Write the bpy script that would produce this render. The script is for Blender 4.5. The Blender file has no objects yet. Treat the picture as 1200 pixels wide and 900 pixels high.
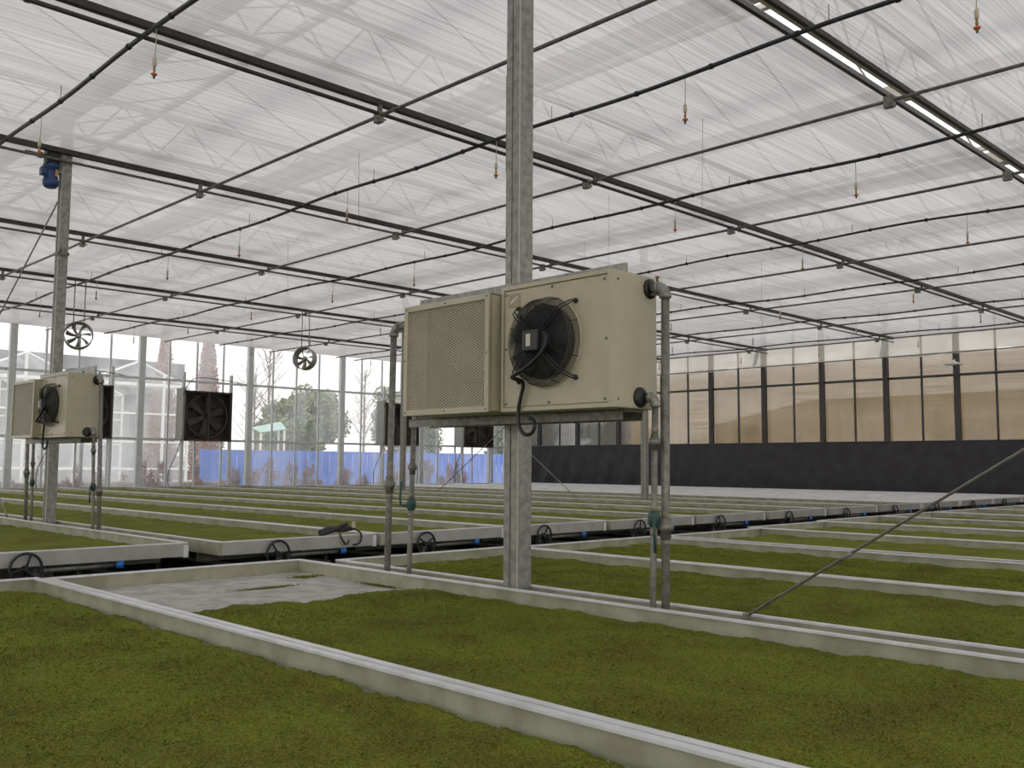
import bpy, math, random
import numpy as np
from mathutils import Vector, Matrix
random.seed(7); RNG = np.random.default_rng(7)
scene = bpy.context.scene
COL = scene.collection
U = 0.7            # all layout numbers are in units of 0.7 m, height 0 = eye height 1.5 m
EYE = 1.5
def P(x, y, z): return Vector((x*U, y*U, EYE + z*U))

# ------------------------------------------------------------------ camera
def make_camera():
    f, yaw, pitch, roll = 1112.33, math.radians(44.52), math.radians(4.85), math.radians(0.3685)
    fw = Vector((math.sin(yaw)*math.cos(pitch), math.cos(yaw)*math.cos(pitch), math.sin(pitch)))
    rt = Vector((math.cos(yaw), -math.sin(yaw), 0)); up = rt.cross(fw)
    r2 = rt*math.cos(roll) + up*math.sin(roll); u2 = -rt*math.sin(roll) + up*math.cos(roll)
    cd = bpy.data.cameras.new('camera'); cam = bpy.data.objects.new('camera', cd); COL.objects.link(cam)
    M = Matrix((r2, u2, -fw)).transposed().to_4x4(); M.translation = Vector((0, 0, EYE))
    cam.matrix_world = M
    cd.sensor_width = 36; cd.lens = f/1200*36; cd.clip_start = 0.05; cd.clip_end = 500
    scene.camera = cam
make_camera()

# ------------------------------------------------------------------ light and exposure
w = bpy.data.worlds.new('overcast_sky'); scene.world = w; w.use_nodes = True
nt = w.node_tree; nt.nodes.clear()
out = nt.nodes.new('ShaderNodeOutputWorld'); bg = nt.nodes.new('ShaderNodeBackground')
tc = nt.nodes.new('ShaderNodeTexCoord'); sep = nt.nodes.new('ShaderNodeSeparateXYZ'); rmp = nt.nodes.new('ShaderNodeValToRGB')
nt.links.new(tc.outputs['Generated'], sep.inputs[0]); nt.links.new(sep.outputs['Z'], rmp.inputs[0])
rmp.color_ramp.elements[0].position = 0.0; rmp.color_ramp.elements[0].color = (1.0, 0.97, 0.93, 1)
rmp.color_ramp.elements[1].position = 0.7; rmp.color_ramp.elements[1].color = (0.93, 0.95, 1.0, 1)
nt.links.new(rmp.outputs[0], bg.inputs[0]); bg.inputs[1].default_value = 1.68
nt.links.new(bg.outputs[0], out.inputs[0])
sd = bpy.data.lights.new('hazy_sun', 'SUN'); sd.energy = 1.6; sd.angle = math.radians(12); sd.color = (1, 0.93, 0.8)
so = bpy.data.objects.new('hazy_sun', sd); COL.objects.link(so)
so.rotation_euler = (math.radians(48), 0, math.radians(-35))
vs = scene.view_settings
vs.view_transform = 'Standard'; vs.look = 'None'; vs.gamma = 1; vs.use_curve_mapping = False
vs.exposure = 0.0
scene.cycles.max_bounces = 8; scene.cycles.transparent_max_bounces = 24
scene.cycles.diffuse_bounces = 4; scene.cycles.transmission_bounces = 6
scene.cycles.use_denoising = True
scene.cycles.sample_clamp_indirect = 6

# ------------------------------------------------------------------ materials
def new_mat(name):
    m = bpy.data.materials.new(name); m.use_nodes = True; n = m.node_tree; n.nodes.clear()
    o = n.nodes.new('ShaderNodeOutputMaterial'); return m, n, o
def noise_color(n, c1, c2, scale, detail=4, stretch=(1, 1, 1), lo=0.35, hi=0.65):
    t = n.nodes.new('ShaderNodeTexCoord'); mp = n.nodes.new('ShaderNodeMapping'); mp.inputs['Scale'].default_value = stretch
    ns = n.nodes.new('ShaderNodeTexNoise'); ns.inputs['Scale'].default_value = scale; ns.inputs['Detail'].default_value = detail
    cr = n.nodes.new('ShaderNodeValToRGB'); e = cr.color_ramp.elements
    e[0].position = lo; e[1].position = hi; e[0].color = (*c1, 1); e[1].color = (*c2, 1)
    n.links.new(t.outputs['Object'], mp.inputs[0]); n.links.new(mp.outputs[0], ns.inputs['Vector']); n.links.new(ns.outputs['Fac'], cr.inputs[0])
    return cr.outputs[0], ns.outputs['Fac']
def pbr(name, c1, c2=None, scale=8, rough=0.6, metal=0.0, bump=0.0, stretch=(1, 1, 1), detail=4, bscale=None, spec=0.5):
    m, n, o = new_mat(name); b = n.nodes.new('ShaderNodeBsdfPrincipled')
    b.inputs['Roughness'].default_value = rough; b.inputs['Metallic'].default_value = metal
    b.inputs['Specular IOR Level'].default_value = spec
    if c2 is None: c2 = tuple(x*0.88 for x in c1)
    c, f = noise_color(n, c1, c2, scale, detail, stretch)
    n.links.new(c, b.inputs['Base Color'])
    if bump:
        if bscale:
            _, f = noise_color(n, c1, c2, bscale, 3, stretch)
        bp = n.nodes.new('ShaderNodeBump'); bp.inputs['Strength'].default_value = bump; bp.inputs['Distance'].default_value = 0.01
        n.links.new(f, bp.inputs['Height']); n.links.new(bp.outputs[0], b.inputs['Normal'])
    n.links.new(b.outputs[0], o.inputs[0]); return m
def film(name, transp, diff, trans_col, stretch, scale=3.0, streak=0.14, diff_w=0.25):
    """thin plastic or net: part of the light goes straight through, part is scattered"""
    m, n, o = new_mat(name)
    tr = n.nodes.new('ShaderNodeBsdfTransparent'); tl = n.nodes.new('ShaderNodeBsdfTranslucent'); df = n.nodes.new('ShaderNodeBsdfDiffuse')
    c2 = tuple(x*(1-streak) for x in trans_col)
    c, f = noise_color(n, c2, trans_col, scale, 6, stretch, 0.38, 0.62)
    n.links.new(c, tl.inputs[0]); df.inputs[0].default_value = (*diff, 1)
    mx = n.nodes.new('ShaderNodeMixShader'); mx.inputs[0].default_value = diff_w
    n.links.new(tl.outputs[0], mx.inputs[1]); n.links.new(df.outputs[0], mx.inputs[2])
    m2 = n.nodes.new('ShaderNodeMixShader')
    mr = n.nodes.new('ShaderNodeMapRange'); mr.inputs[1].default_value = 0.35; mr.inputs[2].default_value = 0.65
    mr.inputs[3].default_value = 1-transp*0.8; mr.inputs[4].default_value = 1-transp*1.2
    n.links.new(f, mr.inputs[0]); n.links.new(mr.outputs[0], m2.inputs[0])
    n.links.new(tr.outputs[0], m2.inputs[1]); n.links.new(mx.outputs[0], m2.inputs[2]); n.links.new(m2.outputs[0], o.inputs[0])
    return m
MAT = {}
MAT['galv'] = pbr('galvanized_steel', (0.33, 0.33, 0.30), (0.21, 0.21, 0.19), 22, 0.45, 0.45, 0.05)
MAT['bead'] = pbr('bright_zinc_edge', (0.50, 0.47, 0.40), None, 12, 0.5, 0.2)
MAT['galv_dark'] = pbr('weathered_galvanized', (0.25, 0.25, 0.22), (0.15, 0.145, 0.12), 30, 0.5, 0.4, 0.05)
MAT['alu'] = pbr('bench_aluminium', (0.46, 0.46, 0.43), (0.38, 0.38, 0.33), 5, 0.42, 0.2, 0.02)
MAT['alu_inner'] = pbr('stained_aluminium', (0.42, 0.41, 0.305), (0.30, 0.29, 0.20), 6, 0.6, 0.1, 0.04)
MAT['lip'] = pbr('bench_lip', (0.78, 0.79, 0.82), (0.66, 0.67, 0.68), 12, 0.35, 0.2)
MAT['rod'] = pbr('rod_steel', (0.16, 0.16, 0.15), (0.10, 0.10, 0.09), 14, 0.5, 0.3)
MAT['dark_rail'] = pbr('dark_curtain_profile', (0.055, 0.05, 0.045), (0.035, 0.03, 0.028), 12, 0.5, 0.2)
MAT['hose'] = pbr('black_hose', (0.022, 0.026, 0.034), None, 12, 0.4)
MAT['cream'] = pbr('cream_paint', (0.47, 0.43, 0.31), (0.42, 0.385, 0.27), 6, 0.42, 0, 0.02)
MAT['cream_dark'] = pbr('cream_screen', (0.50, 0.45, 0.33), None, 6, 0.5)
MAT['cavity'] = pbr('cavity_shade', (0.07, 0.065, 0.05), (0.05, 0.045, 0.035), 20, 0.7)  # dark colour holds the shade inside the coil box
MAT['fin'] = pbr('coil_fin', (0.16, 0.15, 0.115), None, 20, 0.6, 0.2)
MAT['black'] = pbr('black_plastic', (0.018, 0.018, 0.020), None, 12, 0.45)
MAT['blade'] = pbr('fan_blade_black', (0.010, 0.010, 0.011), None, 12, 0.6)
MAT['rubber'] = pbr('black_rubber', (0.012, 0.012, 0.012), None, 12, 0.35)
MAT['white'] = pbr('white_paint', (0.80, 0.80, 0.78), None, 12, 0.5)
MAT['label'] = pbr('label_paper', (0.62, 0.60, 0.52), (0.5, 0.48, 0.4), 60, 0.6)
MAT['plate'] = pbr('tan_plate', (0.36, 0.31, 0.21), None, 12, 0.5)
MAT['brass'] = pbr('brass', (0.45, 0.30, 0.12), (0.30, 0.20, 0.08), 30, 0.4, 0.5)
MAT['rust'] = pbr('rusty_thread', (0.17, 0.11, 0.07), (0.36, 0.33, 0.27), 60, 0.8)
MAT['green_valve'] = pbr('green_enamel', (0.03, 0.09, 0.075), (0.02, 0.05, 0.045), 40, 0.4)
MAT['blue'] = pbr('blue_enamel', (0.025, 0.07, 0.20), (0.02, 0.05, 0.14), 20, 0.4)
MAT['bluecap'] = pbr('blue_plastic', (0.02, 0.16, 0.55), None, 20, 0.4)
MAT['orange'] = pbr('orange_plastic', (0.62, 0.16, 0.03), None, 20, 0.4)
MAT['tealtip'] = pbr('teal_plastic', (0.05, 0.20, 0.18), None, 20, 0.4)
MAT['ivory'] = pbr('ivory_plastic', (0.55, 0.50, 0.36), None, 20, 0.5)
MAT['fan_steel'] = pbr('stainless_fan', (0.42, 0.42, 0.40), (0.33, 0.33, 0.31), 9, 0.35, 0.6)
MAT['fan_grill'] = pbr('dark_fan_shutter', (0.055, 0.045, 0.036), (0.04, 0.033, 0.027), 9, 0.6)
MAT['concrete'] = pbr('dark_concrete_floor', (0.10, 0.095, 0.085), (0.05, 0.047, 0.042), 1.3, 0.8, 0, 0.1)
MAT['ground'] = pbr('pale_ground', (0.42, 0.38, 0.33), (0.30, 0.27, 0.22), 0.4, 0.9)
MAT['substrate'] = pbr('white_substrate', (0.50, 0.49, 0.46), (0.34, 0.33, 0.30), 9, 0.85, 0, 0.8, bscale=30)
MAT['fleece'] = pbr('white_fleece', (0.74, 0.73, 0.70), (0.60, 0.59, 0.55), 2.5, 0.85, 0, 0.15)
MAT['blackcloth'] = pbr('black_ground_cloth', (0.044, 0.042, 0.048), (0.030, 0.028, 0.033), 3, 0.75, 0, 0.1)
MAT['film'] = film('curtain_film', 0.075, (0.50, 0.48, 0.47), (0.475, 0.452, 0.448), (0.28, 34, 1), 1.6, 0.30, 0.25)
MAT['valance'] = film('side_film', 0.22, (0.6, 0.6, 0.57), (0.80, 0.76, 0.66), (1, 0.8, 3), 1.0, 0.12)
MAT['net_tan'] = film('tan_shade_net', 0.34, (0.46, 0.35, 0.19), (0.66, 0.49, 0.26), (1, 0.25, 22), 2.0, 0.35, 0.5)
MAT['net_grey'] = film('grey_shade_net', 0.35, (0.12, 0.11, 0.10), (0.20, 0.19, 0.17), (1, 0.25, 22), 2.0, 0.3)
def glass(name, haze, col=(0.96, 0.96, 0.955)):
    m, n, o = new_mat(name)
    tr = n.nodes.new('ShaderNodeBsdfTransparent'); tr.inputs[0].default_value = (*col, 1)
    tl = n.nodes.new('ShaderNodeBsdfTranslucent'); gl = n.nodes.new('ShaderNodeBsdfGlossy'); gl.inputs['Roughness'].default_value = 0.08
    c, f = noise_color(n, (0.75, 0.78, 0.80), (0.9, 0.92, 0.93), 1.2, 4, (1, 1, 0.25)); n.links.new(c, tl.inputs[0])
    a = n.nodes.new('ShaderNodeMixShader')
    mr = n.nodes.new('ShaderNodeMapRange'); mr.inputs[1].default_value = 0.35; mr.inputs[2].default_value = 0.65
    mr.inputs[3].default_value = haze*0.5; mr.inputs[4].default_value = haze*1.5
    n.links.new(f, mr.inputs[0]); n.links.new(mr.outputs[0], a.inputs[0])
    n.links.new(tr.outputs[0], a.inputs[1]); n.links.new(tl.outputs[0], a.inputs[2])
    b = n.nodes.new('ShaderNodeMixShader'); b.inputs[0].default_value = 0.04
    n.links.new(a.outputs[0], b.inputs[1]); n.links.new(gl.outputs[0], b.inputs[2]); n.links.new(b.outputs[0], o.inputs[0]); return m
MAT['glass'] = glass('hazy_glass', 0.17)
MAT['glass2'] = glass('neighbour_glass', 0.16)
MAT['roofglass'] = glass('roof_glass', 0.05)
MAT['frame_grey'] = pbr('grey_mullion', (0.66, 0.69, 0.69), (0.58, 0.60, 0.60), 8, 0.5, 0.3)
MAT['frame_dark'] = pbr('dark_mullion', (0.06, 0.06, 0.06), None, 8, 0.5, 0.2)
MAT['above'] = pbr('roof_steel', (0.46, 0.42, 0.36), (0.40, 0.36, 0.30), 5, 0.6, 0.1)
MAT['fence_blue'] = pbr('blue_fence_sheet', (0.10, 0.22, 0.72), (0.08, 0.18, 0.60), 1, 0.6)
MAT['redleaf'] = pbr('red_shrub_leaf', (0.22, 0.06, 0.06), (0.33, 0.15, 0.09), 2.5, 0.8)
MAT['rustleaf'] = pbr('rust_conifer', (0.36, 0.17, 0.11), (0.26, 0.13, 0.09), 2.5, 0.8)
MAT['greenleaf'] = pbr('hazed_evergreen_leaf', (0.12, 0.17, 0.07), (0.24, 0.26, 0.12), 1.0, 0.8)  # leaf green lightened, haze is put into the colour
MAT['twig'] = pbr('grey_twig', (0.22, 0.18, 0.15), None, 3, 0.9)
MAT['roofgrey'] = pbr('grey_roof', (0.20, 0.21, 0.23), (0.15, 0.16, 0.18), 0.5, 0.8)
MAT['housewall'] = pbr('tan_house_wall', (0.76, 0.60, 0.36), (0.70, 0.54, 0.30), 0.7, 0.9)
MAT['houseroof'] = pbr('brown_house_roof', (0.12, 0.10, 0.09), (0.17, 0.14, 0.11), 1, 0.9)
MAT['pane_dark'] = pbr('dark_window_pane', (0.10, 0.11, 0.11), None, 3, 0.2)
MAT['building_grey'] = pbr('pale_grey_wall', (0.34, 0.34, 0.35), (0.27, 0.27, 0.28), 0.5, 0.9)
MAT['palegreen'] = pbr('pale_green_tarp', (0.36, 0.52, 0.46), None, 1, 0.7)
MAT['pinkwall'] = pbr('pink_brick_wall', (0.42, 0.28, 0.22), (0.33, 0.21, 0.17), 2, 0.9)
def moss_mat(name, k):
    m, n, o = new_mat(name); b = n.nodes.new('ShaderNodeBsdfPrincipled'); b.inputs['Roughness'].default_value = 0.9
    b.inputs['Specular IOR Level'].default_value = 0.15
    big, fb = noise_color(n, (0.140*k, 0.158*k, 0.013*k), (0.062*k, 0.055*k, 0.012*k), 2.6, 6, (1, 1, 1), 0.42, 0.70)
    fine, ff = noise_color(n, (0.035*k, 0.030*k, 0.009*k), (0.20*k, 0.23*k, 0.025*k), 130, 3, (1, 1, 1), 0.36, 0.62)
    mx = n.nodes.new('ShaderNodeMix'); mx.data_type = 'RGBA'; mx.inputs[0].default_value = 0.5
    n.links.new(big, mx.inputs[6]); n.links.new(fine, mx.inputs[7]); n.links.new(mx.outputs[2], b.inputs['Base Color'])
    bp = n.nodes.new('ShaderNodeBump'); bp.inputs['Strength'].default_value = 0.7; bp.inputs['Distance'].default_value = 0.01
    n.links.new(ff, bp.inputs['Height']); n.links.new(bp.outputs[0], b.inputs['Normal']); n.links.new(b.outputs[0], o.inputs[0]); return m
MAT['moss'] = moss_mat('moss', 1.25)
MAT['moss_base'] = moss_mat('moss_carpet_dark', 1.08)  # same moss, darker, for the carpet between the leaves
MAT['moss_leaf'] = moss_mat('moss_leaf', 1.55)

# ------------------------------------------------------------------ mesh helpers
class MB:
    def __init__(s): s.v = []; s.f = []; s.sm = []
    def quad(s, a, b, c, d):
        k = len(s.v); s.v += [tuple(a), tuple(b), tuple(c), tuple(d)]; s.f.append((k, k+1, k+2, k+3)); s.sm.append(False); return s
    def box(s, a, b):
        (x0, y0, z0), (x1, y1, z1) = a, b
        if x0 > x1: x0, x1 = x1, x0
        if y0 > y1: y0, y1 = y1, y0
        if z0 > z1: z0, z1 = z1, z0
        k = len(s.v); s.v += [(x0, y0, z0), (x1, y0, z0), (x1, y1, z0), (x0, y1, z0), (x0, y0, z1), (x1, y0, z1), (x1, y1, z1), (x0, y1, z1)]
        for f in ((0, 3, 2, 1), (4, 5, 6, 7), (0, 1, 5, 4), (1, 2, 6, 5), (2, 3, 7, 6), (3, 0, 4, 7)):
            s.f.append(tuple(k+i for i in f)); s.sm.append(False)
        return s
    def tube(s, pts, r, n=8, cap=True, r2=None, flat=False):
        pts = [Vector(p) for p in pts]; rings = []; prev = None
        for i, p in enumerate(pts):
            if i == 0: t = pts[1]-p
            elif i == len(pts)-1: t = p-pts[i-1]
            else: t = (pts[i+1]-p).normalized()+(p-pts[i-1]).normalized()
            t.normalize()
            if prev is None:
                a = t.cross(Vector((0, 0, 1)))
                if a.length < 0.1: a = t.cross(Vector((1, 0, 0)))
            else: a = prev - t*prev.dot(t)
            a.normalize(); prev = a; b = t.cross(a)
            rr = r if r2 is None else r+(r2-r)*i/(len(pts)-1)
            k = len(s.v); rings.append(k)
            for j in range(n):
                th = 2*math.pi*j/n; q = p + (a*math.cos(th)+b*math.sin(th))*rr; s.v.append(tuple(q))
        for i in range(len(rings)-1):
            for j in range(n):
                s.f.append((rings[i]+j, rings[i]+(j+1) % n, rings[i+1]+(j+1) % n, rings[i+1]+j)); s.sm.append(not flat)
        if cap:
            s.f.append(tuple(rings[0]+j for j in reversed(range(n)))); s.f.append(tuple(rings[-1]+j for j in range(n))); s.sm += [False, False]
        return s
    def lathe(s, c, axis, prof, n=16):
        """prof: list of (distance along axis, radius)"""
        c = Vector(c); ax = Vector(axis).normalized(); a = ax.cross(Vector((0, 0, 1)))
        if a.length < 0.1: a = ax.cross(Vector((1, 0, 0)))
        a.normalize(); b = ax.cross(a); R = []
        for d, r in prof:
            k = len(s.v); R.append(k)
            for j in range(n):
                th = 2*math.pi*j/n; s.v.append(tuple(c+ax*d+(a*math.cos(th)+b*math.sin(th))*max(r, 1e-4)))
        for i in range(len(R)-1):
            for j in range(n): s.f.append((R[i]+j, R[i]+(j+1) % n, R[i+1]+(j+1) % n, R[i+1]+j)); s.sm.append(True)
        s.f.append(tuple(R[0]+j for j in reversed(range(n)))); s.f.append(tuple(R[-1]+j for j in range(n))); s.sm += [False, False]
        return s
    def ring(s, c, axis, R, r, n=32, m=4):
        c = Vector(c); ax = Vector(axis).normalized(); a = ax.cross(Vector((0, 0, 1)))
        if a.length < 0.1: a = ax.cross(Vector((1, 0, 0)))
        a.normalize(); b = ax.cross(a); k = len(s.v)
        for i in range(n):
            th = 2*math.pi*i/n; d = a*math.cos(th)+b*math.sin(th)
            for j in range(m):
                ph = 2*math.pi*j/m; s.v.append(tuple(c+d*(R+r*math.cos(ph))+ax*r*math.sin(ph)))
        for i in range(n):
            for j in range(m):
                s.f.append((k+i*m+j, k+((i+1) % n)*m+j, k+((i+1) % n)*m+(j+1) % m, k+i*m+(j+1) % m)); s.sm.append(True)
        return s
    def build(s, name, mat, parent=None, bevel=0, **kw):
        me = bpy.data.meshes.new(name); me.from_pydata(s.v, [], s.f); me.polygons.foreach_set('use_smooth', s.sm); me.update()
        me.materials.append(MAT[mat] if isinstance(mat, str) else mat)
        o = bpy.data.objects.new(name, me); COL.objects.link(o)
        if parent is not None: o.parent = parent
        if bevel:
            md = o.modifiers.new('bevel', 'BEVEL'); md.width = bevel; md.segments = 2; md.limit_method = 'ANGLE'
        for k, v in kw.items(): o[k] = v
        return o
def np_mesh(name, verts, faces, mat, parent=None, **kw):
    """verts (n,3), faces (m,k) numpy arrays"""
    me = bpy.data.meshes.new(name); k = faces.shape[1]
    me.vertices.add(len(verts)); me.vertices.foreach_set('co', verts.astype(np.float32).ravel())
    me.loops.add(faces.size); me.loops.foreach_set('vertex_index', faces.astype(np.int32).ravel())
    me.polygons.add(len(faces)); me.polygons.foreach_set('loop_start', np.arange(0, faces.size, k, dtype=np.int32))
    me.update(calc_edges=True); me.validate()
    me.materials.append(MAT[mat]); o = bpy.data.objects.new(name, me); COL.objects.link(o)
    if parent is not None: o.parent = parent
    for a, b in kw.items(): o[a] = b
    return o
def thing(name, label, category, group=None, loc=None, kind=None):
    """an Empty at the thing's base; children keep world coordinates through the parent inverse"""
    o = bpy.data.objects.new(name, None); COL.objects.link(o); o.empty_display_size = 0.1
    if label: o['label'] = label
    if category: o['category'] = category
    if group: o['group'] = group
    if kind: o['kind'] = kind
    return o
def tag(o, label, category, group=None, kind=None):
    o['label'] = label; o['category'] = category
    if group: o['group'] = group
    if kind: o['kind'] = kind
    return o
def link_copy(o, parent=None, offset=None):
    c = o.copy(); COL.objects.link(c); c.parent = parent
    if offset is not None: c.location = c.location + offset
    for ch in list(o.children): link_copy(ch, c)
    return c
ORD = ['first', 'second', 'third', 'fourth', 'fifth', 'sixth', 'seventh', 'eighth', 'ninth', 'tenth', 'eleventh', 'twelfth', 'thirteenth', 'fourteenth', 'fifteenth', 'sixteenth']
def ubox(mb, x0, x1, y0, y1, z0, z1): return mb.box(P(x0, y0, z0), P(x1, y1, z1))

# ------------------------------------------------------------------ setting: floor, walls, ceiling
XW, YW, X0, Y0, ZC = 39.5, 40.3, -9.0, -11.5, 5.40
fl = MB(); fl.box((X0*U, Y0*U, -0.1), (XW*U, YW*U, 0.0)); fl.build('floor', 'concrete', kind='structure')
gr = MB(); gr.box((-60, -60, -0.25), (160, 160, -0.1)); tag(gr.build('ground', 'ground', kind='structure'), 'pale bare ground outside the glass walls', 'ground', kind='structure')

ZT = 7.0   # top of side glazing
def glazed_wall(name, along, fixed, a_cols, a_mull, transoms, colmat, colw, zt=ZT, glassmat='glass', a0=None, a1=None, colh=None, pane_from=0):
    root = thing(name, None, None, kind='structure')
    def bx(mb, a, b, d0, d1, z0, z1):
        if along == 'x': return ubox(mb, a, b, fixed+d0, fixed+d1, z0, z1)
        return ubox(mb, fixed+d0, fixed+d1, a, b, z0, z1)
    for a in a_cols:
        bx(MB(), a-colw, a+colw, -0.22, -0.02, -2.14, zt).build('column', colmat, root)
    for a in a_mull:
        bx(MB(), a-0.035, a+0.035, -0.03, 0.05, -2.1, zt).build('mullion', colmat, root)
    for z in transoms:
        bx(MB(), a0, a1, -0.06, 0.02, z-0.05, z+0.05).build('transom', colmat, root)
    bx(MB(), a0, a1, -0.05, 0.12, -2.14, -1.75).build('footing', 'concrete', root)
    zs = [-1.75]+[z for z in transoms if z > -1.7]
    allm = sorted(list(a_cols)+list(a_mull)); 
    for i in range(len(allm)-1):
        for j in range(len(zs)-1):
            if allm[i] < pane_from: continue
            bx(MB(), allm[i]+0.02, allm[i+1]-0.02, 0.0, 0.012, zs[j]+0.03, zs[j+1]-0.03).build('pane', glassmat, root)
    return root
cols = [12+5.15*k-5.15*4 for k in range(10) if 12+5.15*k-5.15*4 < 39]
mull = []
for c in cols:
    for k in (1, 2, 3):
        if c+k*1.2875 < 39.2: mull.append(c+k*1.2875)
glazed_wall('wall_back', 'x', YW, cols, mull, [-1.72, 1.0, 3.62, 5.5, 7.0], 'frame_grey', 0.13, a0=X0, a1=XW)
ycols = [14.55+2.9*k for k in range(-8, 9)]
glazed_wall('wall_right', 'y', XW, ycols, [c+1.45 for c in ycols], [-1.72, 1.03, 3.72, 5.5, 7.0], 'frame_dark', 0.10, a0=Y0, a1=YW)
# the two walls behind the camera close the house with the same glazing
glazed_wall('wall_left', 'y', X0, [Y0+5.8*k for k in range(9)], [], [-1.72, 1.0, 3.62, 7.0], 'frame_grey', 0.13, a0=Y0, a1=YW)
glazed_wall('wall_front', 'x', Y0, [X0+5.15*k for k in range(10)], [], [-1.72, 1.0, 3.62, 7.0], 'frame_grey', 0.13, a0=X0, a1=XW)

# ceiling: a row of drawn film curtains, one between every two cross beams
BY = [-5.8, -0.1, 5.56, 11.2, 16.9, 22.8, 28.7, 34.6, 40.2]
ceil = thing('ceiling', None, None, kind='structure')
edges = [Y0]+BY
for i in range(len(edges)-1):
    y0, y1 = edges[i], edges[i+1]
    ya = y0-0.02; yb = y1-0.005
    if i > 0 and abs(y0-5.56) < 0.01: ya = y0+0.12
    if abs(y1-5.56) < 0.01: yb = y1-0.12
    nx, ny = 60, 14
    xs = np.linspace(X0, XW-0.15, nx+1); ys = np.linspace(ya, yb, ny+1)
    X, Y = np.meshgrid(xs, ys); 
    Z = ZC + np.sin(np.pi*(Y-ya)/(yb-ya))*(0.03*np.sin(Y*9.1+np.sin(X*0.3)) + 0.02*np.sin(X*1.7+Y*4.0+i))
    V = np.stack([X*U, Y*U, EYE+Z*U], -1).reshape(-1, 3)
    a = (np.arange(ny)[:, None]*(nx+1)+np.arange(nx)[None]).ravel()
    F = np.stack([a, a+1, a+nx+2, a+nx+1], 1)
    o = np_mesh('film_curtain', V, F, 'film', ceil); o.data.polygons.foreach_set('use_smooth', [True]*len(F))
# roof above the film: gutters, ridges and glazing, seen softly through it
roof = thing('roof', None, None, kind='structure')
GX = [-9+5.1*k for k in range(10)]+[39.5]
for g in GX: ubox(MB(), g-0.16, g+0.16, Y0, YW, 6.55, 6.8).build('gutter', 'above', roof)
for k in range(len(GX)-1):
    xa, xb = GX[k], GX[k+1]; xm = (xa+xb)/2
    ubox(MB(), xm-0.06, xm+0.06, Y0, YW, 7.75, 7.85).build('ridge', 'above', roof)
    for s, (p, q) in enumerate(((xa, xm), (xb, xm))):
        MB().quad(P(p, Y0, 6.8), P(q, Y0, 7.8), P(q, YW, 7.8), P(p, YW, 6.8)).build('pane', 'roofglass', roof)
        mb = MB(); y = Y0+1.45
        while y < YW:
            mb.tube([P(p, y, 6.82), P(q, y, 7.8)], 0.014, 4, flat=True); y += 1.45
        mb.build('glazing_bars', 'above', roof, kind='stuff')

# ------------------------------------------------------------------ roof trusses and curtain beams on each cross line
for i, y in enumerate(BY[:-1]):
    if i < 2: continue
    t = thing('roof_truss', None, 'truss', 'lattice trusses above the film')
    where = {2: 'above the bright slit in the film', 3: 'above the beam crossing behind the galvanized column', 4: 'above the beam carrying the blue motor',
             5: 'over the next beam beyond the blue motor', 6: 'over the beam carrying the small left fan', 7: 'nearest the back glass wall'}.get(i, None)
    t['label'] = ('pale zigzag lattice truss seen through the film, ' + where) if where else 'lattice truss above the film behind the camera, unseen in the photo' + ('' if i else ', rearmost')
    if i == 2: y += 0.22
    ubox(MB(), X0, XW, y-0.05, y+0.05, 5.62, 5.70).build('bottom_chord', 'above', t)
    ubox(MB(), X0, XW, y-0.05, y+0.05, 6.42, 6.50).build('top_chord', 'above', t)
    if y < 4: continue
    mb = MB(); x = X0+0.2; up = True
    while x < XW-0.6:
        mb.tube([P(x, y, 5.68 if up else 6.44), P(x+0.62, y, 6.44 if up else 5.68)], 0.014, 4, flat=True); x += 0.62; up = not up
    mb.build('lattice_web', 'above', t, kind='stuff')
beam_where = ['rearmost behind the camera', 'straight above the camera', None, 'the thick one passing behind the galvanized column', 'carrying the blue motor',
              'first one beyond the blue motor', 'holding the small round fan at left', 'last one before the back glass wall']
for i, y in enumerate(BY[:-1]):
    if i < 2: continue
    if i == 2:
        for s, nm in ((-1, 'near'), (1, 'far')):
            tag(ubox(MB(), X0, XW-0.6, y+s*0.135-0.03, y+s*0.135+0.03, ZC-0.09, ZC-0.02).build('curtain_beam', 'dark_rail'),
                'dark straight curtain beam along the %s side of the bright slit' % nm, 'beam', 'curtain beams under the film')
        continue
    b = thing('curtain_beam', 'dark straight curtain beam under the film, ' + beam_where[i], 'beam', 'curtain beams under the film')
    ubox(MB(), X0, XW-0.6, y-0.05, y+0.05, ZC-0.09, ZC-0.005).build('profile', 'dark_rail', b)
    MB().tube([P(X0, y-0.03, ZC-0.22), P(XW-0.6, y-0.03, ZC-0.22)], 0.018 if i != 3 else 0.022, 8).build('drive_tube', 'rod' if i != 3 else 'dark_rail', b)
    mb = MB()
    for k in range(10):
        x = -6.5+4.9*k
        ubox(mb, x-0.03, x+0.03, y-0.045, y+0.0, ZC-0.25, ZC-0.08)
    mb.build('tube_brackets', 'rod', b, kind='stuff')
# push rods of the curtain drive, running towards the back glass wall
RX = [8.2, 12.9, 17.7, 22.75, 27.55, 32.6, 37.4]
for k, x in enumerate(RX):
    r = thing('push_rod', 'thin straight grey push rod under the film, %s from the left' % ORD[k], 'rod', 'push rods under the film')
    MB().tube([P(x, Y0+1, ZC-0.25), P(x, YW-1.0, ZC-0.25)], 0.019, 8).build('rod', 'rod', r)
    for y in BY[2:-1]:
        c = MB(); ubox(c, x-0.045, x+0.045, y-0.07, y+0.07, ZC-0.35, ZC-0.19); c.tube([P(x-0.09, y-0.05, ZC-0.3), P(x+0.09, y-0.05, ZC-0.3)], 0.010, 6)
        c.build('rod_clamp', 'galv_dark', r)

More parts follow.
